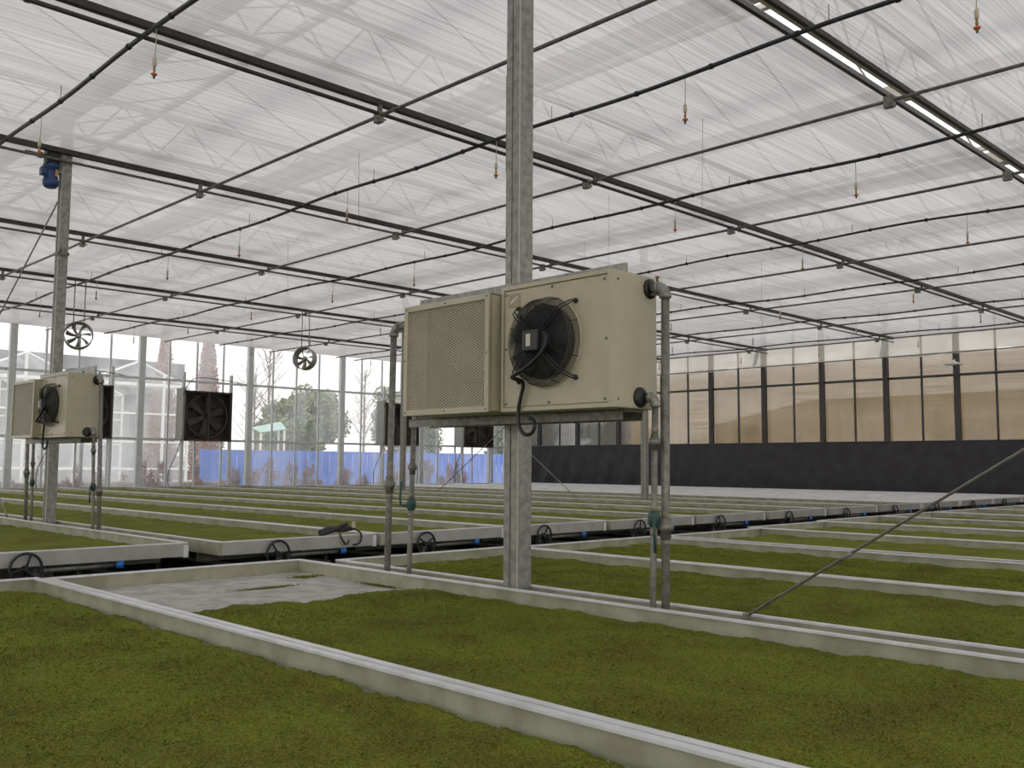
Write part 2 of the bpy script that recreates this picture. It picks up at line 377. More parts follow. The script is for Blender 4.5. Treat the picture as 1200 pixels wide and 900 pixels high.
# ------------------------------------------------------------------ irrigation hoses with drop sprinklers
HX = [4.62, 10.15, 15.0, 20.0, 26.1, 31.2, 36.3]
SP = [3.3, 7.1, 10.85, 14.9, 18.7, 22.6, 27.2, 31.5, 35.8]
ZH = 5.2
first_spr = None
for k, x in enumerate(HX):
    h = thing('irrigation_hose', 'sagging black irrigation hose under the film, %s from the left' % ORD[k], 'hose', 'irrigation hoses under the film')
    pts = []; ny = 120
    for j in range(ny+1):
        y = -10+ (YW-1.5+10)*j/ny
        sag = 0.022*math.sin(y*1.25+k*1.3) + 0.02*math.sin(y*0.5+k)
        pts.append(P(x+0.03*math.sin(y*0.5+k*2.1), y, ZH+sag-0.04))
    MB().tube(pts, 0.021 if k < 3 else 0.018, 8).build('pipe', 'hose', h)
    mb = MB()
    for j in range(2, ny, 3): p = pts[j]; mb.tube([p-Vector((0, 0.015, 0)), p+Vector((0, 0.015, 0))], 0.028, 8)
    mb.build('clips', 'black', h, kind='stuff')
    for j in range(4, ny, 11):
        p = pts[j]; MB().tube([p, Vector((p.x, p.y, EYE+(ZC-0.01)*U))], 0.004, 4).build('hanger', 'rod', h)
    for q, y in enumerate(SP):
        if k == 0 and y < 5: continue
        p = pts[min(ny, max(0, round((y+10)/(YW-1.5+10)*ny)))]
        lab = 'small orange-tipped drop sprinkler, %s from the camera on the %s hose from left' % (ORD[q if k else q-1], ORD[k])
        if first_spr is None:
            s = thing('drop_sprinkler', lab, 'sprinkler', 'drop sprinklers on the hoses'); first_spr = s
            MB().tube([(0, 0, 0), (0.004, 0, -0.12), (-0.003, 0, -0.29)], 0.004, 5).build('drop_tube', 'ivory', s)
            MB().lathe((-0.003, 0, -0.27), (0, 0, -1), [(0, 0.010), (0.01, 0.017), (0.07, 0.017), (0.08, 0.009)], 10).build('weight', 'ivory', s)
            MB().lathe((-0.003, 0, -0.35), (0, 0, -1), [(0, 0.006), (0.02, 0.012), (0.035, 0.012), (0.05, 0.005)], 8).build('valve_body', 'brass', s)
            MB().lathe((-0.003, 0, -0.40), (0, 0, -1), [(0, 0.008), (0.008, 0.026), (0.018, 0.026), (0.03, 0.010)], 10).build('spray_head', 'orange', s)
            MB().lathe((-0.003, 0, -0.43), (0, 0, -1), [(0, 0.008), (0.012, 0.012), (0.022, 0.006)], 8).build('nozzle', 'tealtip', s)
        else: s = link_copy(first_spr)
        s.location = p; s['label'] = lab
# loose suspension wires of the film, thin verticals and slants
wl = [(8.9, 9.2), (12.2, 8.2), (14.5, 12), (9.4, 13.4), (17.2, 15), (22, 13), (12, 20), (18.8, 20), (25, 20)]
for k, (x, y) in enumerate(wl):
    tag(MB().tube([P(x, y, ZC+0.02), P(x+0.1, y+0.1, ZC-1.35-0.1*(k % 3))], 0.0022, 4).build('hanging_wire', 'rod'),
        'thin loose wire dangling from the film ceiling, %s from the camera side' % ORD[k], 'wire', 'loose hanging wires')

# ------------------------------------------------------------------ steel columns
def column(x, y, label, z1=6.5, s=0.168, mat='galv'):
    c = thing('steel_column', label, 'column', 'galvanized columns between the benches')
    ubox(MB(), x, x+s, y, y+s, -2.143, z1).build('shaft', mat, c, bevel=0.006)
    # rolled lip of the open profile on the two camera sides
    m = MB(); ubox(m, x-0.006, x+0.010, y+0.085, y+0.093, -2.12, z1-0.1); m.build('profile_lip', 'galv_dark', c)
    m = MB(); ubox(m, x-0.003, x+0.006, y-0.003, y+0.006, -2.12, z1-0.1); m.build('corner_bead', 'bead', c)
    ubox(MB(), x-0.1, x+s+0.1, y-0.1, y+s+0.1, -2.143, -2.12).build('base_plate', 'galv_dark', c)
    return c
column(5.565, 5.585, 'large galvanized square column in front, carrying the cream heater')
column(5.695, 16.93, 'galvanized column at left carrying the smaller-looking second heater', s=0.165)
column(22.1, 16.95, 'thin far column just right of the heater pipes', z1=6.5)
column(22.1, 28.3, 'thin far column seen between the left pipes of the front heater')
column(5.695, 28.3, 'far galvanized column hidden behind the left heater column')
for (a, b, lab, r) in [
    ((5.66, 3.50, -1.0), (5.66, -5.9, 4.9), 'galvanized diagonal brace rod rising to the right over the near benches', 0.0064),
    ((5.77, 19.2, -1.0), (5.77, 28.2, 5.0), 'thin diagonal brace rod at the far left rising to the left', 0.010),
    ((5.81, 27.2, -1.0), (5.81, 17.13, 4.75), 'thin diagonal brace rod going down left from the top of the motor column', 0.010),
    ((22.08, 19.6, -1.0), (22.08, 28.25, 4.9), 'thin far brace rod falling to the right behind the front column', 0.010),
    ((22.04, 26.2, -1.0), (22.04, 17.15, 4.9), 'thin far brace rod rising to the right from behind the left pipes', 0.010)]:
    t = thing('brace_rod', lab, 'brace', 'diagonal brace rods')
    MB().tube([P(*a), P(*b)], r, 8).build('rod', 'galv', t)
    d = (P(*b)-P(*a)).normalized(); MB().tube([P(*a)+d*0.55, P(*a)+d*0.62], r*1.5, 8).build('turnbuckle', 'galv_dark', t)
    q = P(*a); MB().box((q.x-0.014, q.y-0.014, 0), (q.x+0.014, q.y+0.014, q.z+0.012)).build('anchor_post', 'galv_dark', t)

# ------------------------------------------------------------------ unit heater on the front column
def make_heater():
    parts = []
    xf, xb, ya, yb, z0, z1 = 5.055, 5.562, 4.155, 5.25, 0.40, 1.365
    h = thing('unit_heater', 'cream sheet-metal heater with round black fan on the big front column', 'heater', 'cream heaters on columns')
    ubox(MB(), xf+0.012, xb, ya, yb, z0, z1).build('cabinet', 'cream', h, bevel=0.004)
    fp = ubox(MB(), xf-0.004, xf+0.014, ya+0.03, yb-0.03, z0+0.035, z1-0.035).build('front_panel', 'cream', h, bevel=0.003)
    # folded frame round the panel
    m = MB()
    for (a, b, c, d) in ((ya, yb, z0, z0+0.03), (ya, yb, z1-0.03, z1), (ya, ya+0.026, z0+0.03, z1-0.03), (yb-0.026, yb, z0+0.03, z1-0.03)):
        ubox(m, xf-0.012, xf+0.014, a, b, c, d)
    m.build('front_frame', 'cream', h)
    for (y, z) in [(4.22, 0.46), (4.75, 0.455), (5.2, 0.46), (5.2, 0.88), (5.2, 1.30), (4.72, 1.31), (4.22, 1.30), (4.205, 0.88)]:
        MB().lathe(P(xf-0.004, y, z), (-1, 0, 0), [(0, 0.008), (0.003, 0.008), (0.005, 0.004)], 8).build('screw', 'galv_dark', fp)
    for (x, z) in [(5.12, 0.46), (5.12, 1.30), (5.45, 1.30)]:
        MB().lathe(P(x, ya, z), (0, -1, 0), [(0, 0.007), (0.004, 0.006)], 8).build('screw', 'galv_dark', h)
    bd = ubox(MB(), xf-0.010, xf-0.003, 5.05, 5.17, 1.20, 1.30).build('nameplate', 'plate', h)
    m = MB(); k = len(m.v); m.v += [tuple(P(xf-0.012, 5.155, 1.215)), tuple(P(xf-0.012, 5.075, 1.265)), tuple(P(xf-0.012, 5.075, 1.285)), tuple(P(xf-0.012, 5.155, 1.245))]; m.f.append((0, 1, 2, 3)); m.sm.append(False)
    m.build('nameplate_mark', 'label', bd)
    # fan: wire basket, rings, spokes, blades, motor
    cy, cz, R = 4.77, 0.90, 0.228
    C = P(xf, cy, cz); dep = 0.085
    MB().ring(C+Vector((-0.006, 0, 0)), (1, 0, 0), R+0.008, 0.006, 44, 6).build('fan_ring', 'cream_dark', h)
    g = MB()
    for j in range(22): rr = 0.045+(R-0.018-0.045)*j/21; g.ring(C+Vector((-dep+0.012*(j/21)**4, 0, 0)), (1, 0, 0), rr, 0.0017, 44, 4)
    g.build('front_guard', 'black', h, kind='stuff')
    g = MB()
    for j in range(8): g.ring(C+Vector((-0.008-j*0.0095, 0, 0)), (1, 0, 0), R+0.008-0.0030*j, 0.0016, 44, 4)
    g.build('basket_wires', 'fin', h, kind='stuff')
    g = MB()
    for j in range(8):
        th = math.pi*2*j/8+math.radians(22); d = Vector((0, math.cos(th), math.sin(th)))
        g.tube([C+d*0.05+Vector((-dep-0.003, 0, 0)), C+d*(R-0.02)+Vector((-dep+0.006, 0, 0)), C+d*(R-0.004)+Vector((-dep+0.03, 0, 0)), C+d*(R+0.010)+Vector((-0.002, 0, 0))], 0.0024, 5)
    g.build('guard_spokes', 'black', h)
    for sy, sz in ((-1, 1), (-1, -1), (1, 1), (1, -1)):      # double-wire arms ending in bolt loops
        a = MB(); d = Vector((0, sy*0.72, sz*0.70)).normalized()
        per = Vector((0, -d.z, d.y))*0.009
        for s in (1, -1):
            a.tube([C+d*0.07+per*s+Vector((-dep-0.012, 0, 0)), C+d*0.15+per*s+Vector((-dep-0.016, 0, 0)), C+d*(R+0.0)+per*s+Vector((-dep+0.0, 0, 0)), C+d*(R+0.045)+per*s*0.8+Vector((-0.035, 0, 0)), C+d*(R+0.05)+per*s*0.8+Vector((-0.006, 0, 0))], 0.0036, 6)
        a.build('mounting_arm', 'black', h)
        MB().lathe(C+d*(R+0.05), (-1, 0, 0), [(0, 0.014), (0.012, 0.014), (0.016, 0.006)], 8).build('arm_bolt', 'black', h)
    MB().lathe(C+Vector((-0.015, 0, 0)), (-1, 0, 0), [(0, 0.06), (0.045, 0.06), (0.058, 0.045)], 20).build('hub', 'blade', h)
    MB().lathe(C+Vector((-0.004, 0, 0)), (-1, 0, 0), [(0, R-0.035), (0.035, R-0.035)], 36).build('fan_shade_disc', 'blade', h)  # solid black disc paints in the shade behind the blades
    for j in range(5):
        b = MB(); n = 6; th0 = 2*math.pi*j/5+0.35; rows = []
        for i in range(n):
            r = 0.05+(R-0.03-0.05)*i/(n-1); tw = 0.55-0.2*i/(n-1); k = len(b.v)
            for s in (-1, 0, 1):
                th = th0+s*(0.50-0.02*i)+0.12*i/(n-1); b.v.append(tuple(C+Vector((-0.060-s*0.02*tw*1.5, math.cos(th)*r, math.sin(th)*r))))
            rows.append(k)
        for i in range(n-1):
            for s in (0, 1): b.f.append((rows[i]+s, rows[i]+s+1, rows[i+1]+s+1, rows[i+1]+s)); b.sm.append(True)
        o = b.build('fan_blade', 'blade', h); md = o.modifiers.new('thick', 'SOLIDIFY'); md.thickness = 0.003
    jb = MB().box(C+Vector((-dep-0.050, -0.055, -0.058)), C+Vector((-dep-0.004, 0.055, 0.052))).build('terminal_box', 'black', h, bevel=0.008)
    MB().box(C+Vector((-dep-0.053, -0.008, -0.032)), C+Vector((-dep-0.0495, 0.022, 0.030))).build('sticker', 'label', jb)
    MB().lathe(C+Vector((-dep-0.025, -0.03, 0)), (1, 0, 0), [(0, 0.050), (0.03, 0.066), (0.06, 0.066)], 20).build('motor', 'blade', h)
    # cable from the terminal box, over the guard and hanging below the cabinet
    D = C+Vector((-dep-0.03, 0, 0))
    pts = [D+Vector(v) for v in ((0.0, -0.10, 0.02), (-0.012, -0.105, -0.03), (-0.02, -0.07, -0.085), (-0.02, 0.0, -0.13), (-0.015, 0.08, -0.162), (0.0, 0.14, -0.176),
           (0.03, 0.165, -0.183), (0.06, 0.15, -0.19), (0.085, 0.145, -0.215), (0.09, 0.175, -0.30), (0.09, 0.19, -0.38), (0.09, 0.17, -0.445), (0.09, 0.13, -0.475),
           (0.095, 0.09, -0.465), (0.10, 0.075, -0.43), (0.11, 0.095, -0.40), (0.12, 0.13, -0.388))]
    MB().tube(smooth(pts, 4), 0.0105, 10).build('cable', 'rubber', h)
    # black rubber collars where the pipes enter
    for (x, z) in ((5.48, 1.275), (5.36, 0.48)):
        MB().lathe(P(x, ya, z), (0, -1, 0), [(0, 0.052), (0.010, 0.050), (0.016, 0.035)], 20).build('pipe_collar', 'rubber', h)
    return h
def smooth(pts, n):
    r = []
    for i in range(len(pts)-1):
        p0 = pts[max(i-1, 0)]; p1 = pts[i]; p2 = pts[i+1]; p3 = pts[min(i+2, len(pts)-1)]
        for k in range(n):
            t = k/n
            r.append(0.5*((2*p1)+(p2-p0)*t+(2*p0-5*p1+4*p2-p3)*t*t+(3*p1-p0-3*p2+p3)*t**3))
    return r+[pts[-1]]
def make_intake():
    h = thing('coil_box', 'cream coil box with diamond mesh front beside the fan heater, on the big front column', 'heater', 'cream coil boxes beside the heaters')
    xf, xb, ya, yb, z0, z1 = 4.94, 5.562, 5.285, 6.33, 0.40, 1.32
    m = MB(); t = 0.012
    ubox(m, xf+0.02, xb, ya, ya+t, z0, z1); ubox(m, xf+0.02, xb, yb-t, yb, z0, z1); ubox(m, xf+0.02, xb, ya, yb, z0, z0+t); ubox(m, xf+0.02, xb, ya, yb, z1-t, z1)
    m.build('casing', 'cream', h, bevel=0.002)
    m = MB()
    for (a, b, c, d) in ((ya, yb, z0, z0+0.045), (ya, yb, z1-0.045, z1), (ya, ya+0.045, z0+0.045, z1-0.045), (yb-0.045, yb, z0+0.045, z1-0.045)): ubox(m, xf, xf+0.03, a, b, c, d)
    m.build('front_frame', 'cream', h)
    ubox(MB(), xf+0.33, xf+0.35, ya+t, yb-t, z0+t, z1-t).build('back_plate', 'cavity', h)  # dark sheet with the interior shade painted into its colour
    m = MB(); y = ya+0.03
    while y < yb-0.03: ubox(m, xf+0.22, xf+0.32, y, y+0.006, z0+t, z1-t); y += 0.022
    m.build('coil_fins', 'fin', h, kind='stuff')
    # expanded-metal screen: two families of flat diagonal strands
    m = MB(); A0, A1, B0, B1 = (ya+0.04)*U, (yb-0.04)*U, EYE+(z0+0.04)*U, EYE+(z1-0.04)*U
    sl = 0.5; x = (xf+0.02)*U; st = 0.0155; wd = 0.0066
    for s in (1, -1):
        c = -1.0
        k = B0-sl*A1-0.6
        while k < B1+sl*A1+0.6:
            # line z = s*sl*y + k'
            pts = []
            for yy in (A0, A1):
                zz = s*sl*yy+k
                if B0 <= zz <= B1: pts.append((yy, zz))
            for zz in (B0, B1):
                yy = (zz-k)/(s*sl)
                if A0 <= yy <= A1: pts.append((yy, zz))
            if len(pts) >= 2:
                (ya1, za1), (yb1, zb1) = pts[0], pts[-1]
                if (ya1-yb1)**2+(za1-zb1)**2 > 1e-4:
                    xo = x+(0.0012 if s > 0 else 0)
                    m.quad((xo, ya1, za1-wd/2), (xo, yb1, zb1-wd/2), (xo, yb1, zb1+wd/2), (xo, ya1, za1+wd/2))
            k += st
    m.build('mesh_screen', 'cream_dark', h, kind='stuff')
    for (y, z) in [(5.31, 0.425), (5.8, 0.422), (6.3, 0.425), (5.31, 1.30), (5.8, 1.298), (6.3, 1.295), (5.31, 0.86), (6.31, 0.86)]:
        MB().lathe(P(xf, y, z), (-1, 0, 0), [(0, 0.006), (0.004, 0.005)], 8).build('screw', 'galv_dark', h)
    return h
def make_mount():
    t = thing('mounting_rail', 'galvanized angle rail above and behind the heater tops on the big front column', 'rail', 'heater mounting rails')
    m = MB(); ubox(m, 5.535, 5.562, 4.42, 6.86, 1.368, 1.52); m.build('angle_rail', 'galv', t)
    for y in (4.9, 6.1): ubox(MB(), 5.52, 5.535, y-0.02, y+0.02, 1.43, 1.47).build('bolt', 'galv_dark', t)
    b = thing('mounting_rail', 'galvanized channel rail under both cream heater boxes on the big front column', 'rail', 'heater mounting rails')
    m = MB(); ubox(m, 5.30, 5.562, 4.275, 6.70, 0.385, 0.398); ubox(m, 5.30, 5.32, 4.275, 6.70, 0.325, 0.398); ubox(m, 5.54, 5.562, 4.275, 6.70, 0.325, 0.398)
    m.build('channel_rail', 'galv_dark', b)
    for y in (5.3, 5.4, 5.42): MB().lathe(P(5.30, y, 0.36), (-1, 0, 0), [(0, 0.005), (0.004, 0.004)], 6).build('bolt', 'brass', b)
    return t, b
def elbow(c0, c1, c2, r, name, root):
    """short 90 degree bend from c0 round corner c1 to c2"""
    pts = []
    for i in range(9):
        t = i/8; pts.append((1-t)**2*c0+2*t*(1-t)*c1+t*t*c2)
    e = MB().tube(pts, r*1.28, 14).build('elbow', 'galv', root)
    for p, q in ((c0, c1), (c2, c1)):
        d = (q-p).normalized(); MB().tube([p-d*0.006, p+d*0.018], r*1.45, 14).build('elbow_rim', 'galv', e)
    return e
def pipe_big(side):
    """riser with elbow into the heater end; side -1 right (near) end, 1 left (far) end; the risers lean a little"""
    if side < 0:
        top, foot, wall = (5.48, 4.015, 1.275), (5.615, 4.14, -2.143), 4.135; lab = 'thick vertical galvanized pipe with top elbow at the right end of the front heater'
    else:
        top, foot, wall = (5.45, 7.14, 1.28), (5.60, 7.40, -2.143), 6.335; lab = 'thick vertical galvanized pipe with top elbow at the left end of the front heater'
    t = thing('heating_pipe', lab, 'pipe', 'thick heater risers'); r = 0.0215
    T, F = P(*top), P(*foot); at = lambda z: T+(F-T)*((top[2]-z)/(top[2]-foot[2])); dn = (F-T).normalized()
    MB().tube([at(top[2]-0.07), F], r, 16).build('riser', 'galv_dark', t)
    MB().tube([P(top[0], wall, top[2]), P(top[0], top[1]-side*0.06, top[2])], r, 14).build('stub', 'galv_dark', t)
    elbow(P(top[0], top[1]-side*0.075, top[2]), T, at(top[2]-0.075), r, 'elbow', t)
    zu = -0.37 if side < 0 else -0.13
    u = MB(); u.lathe(at(zu), dn, [(0, r*1.15), (0.004, r*1.35), (0.03, r*1.35), (0.032, r*1.75), (0.062, r*1.75), (0.064, r*1.3), (0.10, r*1.3), (0.105, r*1.1)], 8)
    u.build('union_nut', 'galv_dark', t)
    for dz in (0.03, -0.16): MB().tube([at(zu+dz), at(zu+dz-0.03)], r*1.12, 12).build('rusty_thread', 'rust', t)
    if side < 0:
        MB().lathe(P(top[0], top[1]+0.07, top[2]+0.03), (0, 0, 1), [(0, 0.006), (0.03, 0.006), (0.032, 0.012), (0.038, 0.012)], 8).build('bleed_valve', 'brass', t)
    return t
def pipe_small(side):
    if side < 0:
        top, foot, zu, zv = (5.42, 4.065, 0.48), (5.57, 4.235, -2.143), 0.22, -0.37; lab = 'thin pipe with green lever valve at the right end of the front heater'
    else:
        top, foot, zu, zv = (5.47, 6.84, 0.42), (5.575, 7.05, -2.143), 0.02, -0.36; lab = 'thin pipe with green lever valve under the left end of the front coil box'
    t = thing('valve_pipe', lab, 'pipe', 'thin heater pipes with valves'); r = 0.0165
    T, F = P(*top), P(*foot); at = lambda z: T+(F-T)*((top[2]-z)/(top[2]-foot[2])); dn = (F-T).normalized()
    MB().tube([at(top[2]-0.05), F], r, 14).build('riser', 'galv_dark', t)
    wall = 4.135 if side < 0 else 6.335
    MB().tube([P(top[0], wall, top[2]), P(top[0], top[1]-side*0.05, top[2])], r, 12).build('stub', 'galv_dark', t)
    elbow(P(top[0], top[1]-side*0.055, top[2]), T, at(top[2]-0.06), r*1.1, 'elbow', t)
    MB().lathe(at(zu), dn, [(0, r*1.2), (0.02, r*1.3), (0.022, r*1.75), (0.05, r*1.75), (0.052, r*1.2), (0.08, r*1.2)], 8).build('union_nut', 'galv_dark', t)
    for z in (zu+0.05, zv+0.09, zv-0.09): MB().tube([at(z), at(z-0.035)], r*1.12, 12).build('rusty_thread', 'rust', t)
    v = MB().lathe(at(zv+0.05), dn, [(0, r*1.2), (0.015, r*1.7), (0.04, r*1.9), (0.065, r*1.7), (0.08, r*1.2)], 8).build('valve', 'green_valve', t)
    c = at(zv); k = U
    if side < 0: a = [c+Vector(q)*k for q in ((-0.02, -0.03, 0), (-0.065, -0.05, 0), (-0.07, -0.055, -0.10), (-0.06, -0.055, -0.24))]
    else: a = [c+Vector(q)*k for q in ((-0.02, 0.03, -0.02), (-0.05, 0.09, -0.02), (-0.055, 0.10, 0.05), (-0.05, 0.085, 0.2))]
    MB().tube(a, 0.0075, 6).build('lever', 'green_valve', v)
    return t
heater = make_heater(); intake = make_intake(); rails = make_mount()
risers = [pipe_big(-1), pipe_big(1)]; thin = [pipe_small(-1), pipe_small(1)]
OFF = Vector((0.13*U, 10.57*U, -0.03*U))
for src, lab in ((heater, 'cream sheet-metal heater with round black fan on the left column'), (intake, 'cream coil box with mesh front beside the fan heater on the left column'),
                 (rails[0], 'galvanized angle rail behind the heater tops on the left column'), (rails[1], 'galvanized channel rail under the heater boxes on the left column'),
                 (risers[0], 'thick pipe with elbow at the right end of the left heater'), (risers[1], 'thick pipe at the left end of the left heater'),
                 (thin[0], 'thin pipe with valve at the right end of the left heater'), (thin[1], 'thin pipe with valve under the left end of the left heater')):
    c = link_copy(src, None, OFF if 'pipe' not in src.name else Vector((0.13*U, OFF.y, 0))); c['label'] = lab

# ------------------------------------------------------------------ drive motor at the top of the left column
mt = thing('drive_motor', 'blue electric gear motor high on the left column under the film', 'motor')
mc = P(5.54, 17.01, 4.97)
MB().box(mc+Vector((-0.07, -0.07, 0.10)), mc+Vector((0.08, 0.07, 0.27))).build('gearbox', 'black', mt, bevel=0.012)
MB().lathe(mc+Vector((0, 0, 0.11)), (0, 0, -1), [(0, 0.075), (0.03, 0.095), (0.06, 0.095), (0.07, 0.078), (0.20, 0.082), (0.21, 0.092), (0.27, 0.088), (0.30, 0.06)], 18).build('motor_body', 'blue', mt)
MB().box(mc+Vector((-0.12, -0.06, -0.05)), mc+Vector((-0.06, 0.05, 0.05))).build('terminal_box', 'blue', mt, bevel=0.01)
MB().box(mc+Vector((0.02, -0.09, -0.06)), mc+Vector((0.055, -0.078, 0.02))).build('plate', 'brass', mt)
MB().tube([mc+Vector((-0.30, 0, 0.19)), mc+Vector((0.105, 0, 0.19))], 0.022, 10).build('output_shaft', 'galv_dark', mt)
for s in (-1,): MB().tube([mc+Vector((0.14*s-0.02, 0, 0.19)), mc+Vector((0.14*s+0.03, 0, 0.19))], 0.04, 10).build('coupling', 'galv_dark', mt)
MB().box(mc+Vector((0.08, -0.04, 0.0)), mc+Vector((0.108, 0.04, 0.24))).build('bracket', 'galv', mt)
cb = thing('clamp_collar', 'small dark clamp bolted round the left column above the brace', 'clamp')
ubox(MB(), 5.68, 5.875, 16.915, 17.11, 3.55, 3.60).build('band', 'galv_dark', cb); ubox(MB(), 5.73, 5.79, 16.85, 16.915, 3.53, 3.66).build('bolt', 'galv_dark', cb)

# ------------------------------------------------------------------ hanging circulation fans
def hang_fan(x, y, z, yaw, label, R=0.275):
    t = thing('circulation_fan', label, 'fan', 'hanging circulation fans')
    c = P(x, y, z); ax = Vector((math.sin(yaw), -math.cos(yaw), 0.12)).normalized()
    m = MB(); m.lathe(c-ax*0.11, ax, [(0, R), (0.22, R), (0.22, R-0.012), (0.0, R-0.012)], 32)
    m.f = m.f[:-2]; m.sm = m.sm[:-2]; m.build('housing', 'fan_steel', t)
    MB().ring(c+ax*0.11, ax, R, 0.010, 32, 6).build('rim', 'fan_steel', t)
    MB().lathe(c-ax*0.06, ax, [(0, 0.05), (0.10, 0.055), (0.13, 0.03)], 14).build('hub', 'fan_steel', t)
    u = ax.cross(Vector((0, 0, 1))).normalized(); v = u.cross(ax)
    for j in range(7):
        th0 = 2*math.pi*j/7; b = MB(); rows = []
        for i in range(5):
            r = 0.045+(R-0.06)*i/4*0.93; k = len(b.v); rows.append(k)
            for s in (-1, 1):
                th = th0+0.28*i/4+s*(0.24-0.02*i); b.v.append(tuple(c+u*math.cos(th)*r+v*math.sin(th)*r+ax*(s*0.035)))
        for i in range(4): b.f.append((rows[i], rows[i]+1, rows[i+1]+1, rows[i+1])); b.sm.append(True)
        o = b.build('fan_blade', 'fan_steel', t); md = o.modifiers.new('thick', 'SOLIDIFY'); md.thickness = 0.004
    for s in (-1, 1):
        MB().tube([c+u*0.10*s+Vector((0, 0, R*0.85)), c+u*0.10*s+Vector((0, 0, (ZC-0.03-z)*U))], 0.011, 6).build('hanger_rod', 'galv', t)
    return t
hang_fan(10.35, 28.78, 3.70, math.radians(-18), 'small round steel fan hanging by two rods beside the left column')
hang_fan(18.08, 28.78, 3.66, math.radians(-62), 'small round steel fan hanging by two rods left of the front heater')

# ------------------------------------------------------------------ exhaust fans in front of the glass wall
for (x0, lab, nm) in ((13.45, 'dark square exhaust fan partly hidden behind the left heater', 0), (18.8, 'dark square exhaust fan standing free against the back glass wall', 1),
                      (29.65, 'dark square exhaust fan between the left pipes of the front heater', 2), (35.1, 'dark square exhaust fan just left of the big front column', 3)):
    x1 = x0+2.25; z0, z1 = 0.95, 3.15; y = YW-0.85
    t = thing('exhaust_fan', lab, 'fan', 'exhaust fans on the back wall')
    m = MB()
    for (a, b, c, d) in ((x0, x1, z0, z0+0.08), (x0, x1, z1-0.08, z1), (x0, x0+0.08, z0, z1), (x1-0.08, x1, z0, z1)): ubox(m, a, b, y, y+0.6, c, d)
    m.build('frame', 'fan_grill', t)
    ubox(MB(), x0-0.10, x0-0.01, y-0.02, y+0.62, z0, z1+0.1).build('side_edge', 'galv', t)
    cx, cz = (x0+x1)/2, (z0+z1)/2
    ubox(MB(), cx-0.03, cx+0.03, y-0.03, y+0.02, z0, z1).build('centre_post', 'frame_dark', t)
    MB().ring(P(cx, y+0.15, cz), (0, 1, 0), 0.68, 0.03, 36, 6).build('shroud_ring', 'fan_grill', t)
    ubox(MB(), x0+0.06, x1-0.06, y+0.45, y+0.5, z0+0.06, z1-0.06).build('shutter', 'fan_grill', t)
    m = MB(); z = z0+0.12
    while z < z1-0.1: ubox(m, x0+0.07, x1-0.07, y+0.36, y+0.45, z, z+0.015); z += 0.2
    m.build('louvre_slats', 'fan_grill', t, kind='stuff')
    for j in range(6):
        b = MB(); th = 2*math.pi*j/6+0.4; c = P(cx, y+0.25, cz)
        d = Vector((math.cos(th), 0, math.sin(th))); e = Vector((-math.sin(th), 0, math.cos(th)))
        b.quad(c+d*0.08-e*0.06+Vector((0, 0.015, 0)), c+d*0.6-e*0.13+Vector((0, 0.015, 0)), c+d*0.6+e*0.10-Vector((0, 0.015, 0)), c+d*0.08+e*0.05-Vector((0, 0.015, 0)))
        b.build('fan_blade', 'fan_grill', t)
    for s in (x0-0.06, x1-0.06): ubox(MB(), s, s+0.12, y+0.1, y+0.22, -2.14, 3.95).build('support_post', 'frame_grey', t)
    ca = [P(x0-0.1, y-0.02, 2.9), P(x0+0.35, y-0.05, 3.66), P(x0+1.6, y-0.05, 3.70), P(x0+2.6, y-0.1, 3.60)]
    MB().tube(smooth(ca, 5), 0.012, 6).build('cable', 'rubber', t)
    cd = [P(x0-0.05, y-0.02, 1.2), P(x0-0.25, y+0.1, 0.4), P(x0-0.55, y+0.2, -0.6), P(x0-0.3, y+0.2, -2.1)]
    MB().tube(smooth(cd, 5), 0.012, 6).build('cable', 'rubber', t)

# ------------------------------------------------------------------ right wall: hanging film valance, black cloth, shade nets
va = thing('plastic_valance', 'white translucent plastic strip hanging along the top of the right wall', 'curtain')
ys = np.linspace(Y0+1, YW-0.4, 260); zs = np.linspace(ZC+0.02, 4.55, 7)
Yg, Zg = np.meshgrid(ys, zs); Zg = Zg+np.where(Zg < 4.6, 0.06*np.sin(Yg*1.1)+0.03*np.sin(Yg*2.6), 0)
Xg = XW-0.55+0.05*np.sin(Yg*2.2+Zg*2)+0.03*np.sin(Yg*5)
V = np.stack([Xg*U, Yg*U, EYE+Zg*U], -1).reshape(-1, 3); nx = len(ys)-1; a = (np.arange(len(zs)-1)[:, None]*(nx+1)+np.arange(nx)[None]).ravel()
o = np_mesh('sheet', V, np.stack([a, a+1, a+nx+2, a+nx+1], 1), 'valance', va); o.data.polygons.foreach_set('use_smooth', [True]*len(o.data.polygons))
MB().tube([P(XW-0.58, Y0+1, 4.58), P(XW-0.58, YW-0.4, 4.58)], 0.02, 6).build('hem_tube', 'galv', va)
for y in (17.0, 23.0): 
    MB().quad(P(XW-1.0, y-0.15, 5.35), P(XW-0.95, y+0.15, 5.35), P(XW-0.95, y+0.35, 4.6), P(XW-1.0, y+0.15, 4.6)).build('loose_flap', 'white', va)
ck = thing('black_cloth', 'black wrinkled cloth covering the lower part of the right wall', 'curtain')
ys = np.linspace(Y0+1, YW-0.3, 420); zs = np.linspace(1.05, -2.1, 22)
Yg, Zg = np.meshgrid(ys, zs); dn = (1.05-Zg)/3.1
fold = np.clip(np.sin(Yg*0.16+1.9)+0.45, 0.05, 1)
Xg = XW-0.34-0.30*dn*fold*(0.5+0.5*np.sin(Yg*5.3+Zg*1.9+1.5*np.sin(Yg*0.9)))**2-0.09*dn*np.sin(Yg*11.7+Zg*3.1)*fold
V = np.stack([Xg*U, Yg*U, EYE+Zg*U], -1).reshape(-1, 3); nx = len(ys)-1; a = (np.arange(len(zs)-1)[:, None]*(nx+1)+np.arange(nx)[None]).ravel()
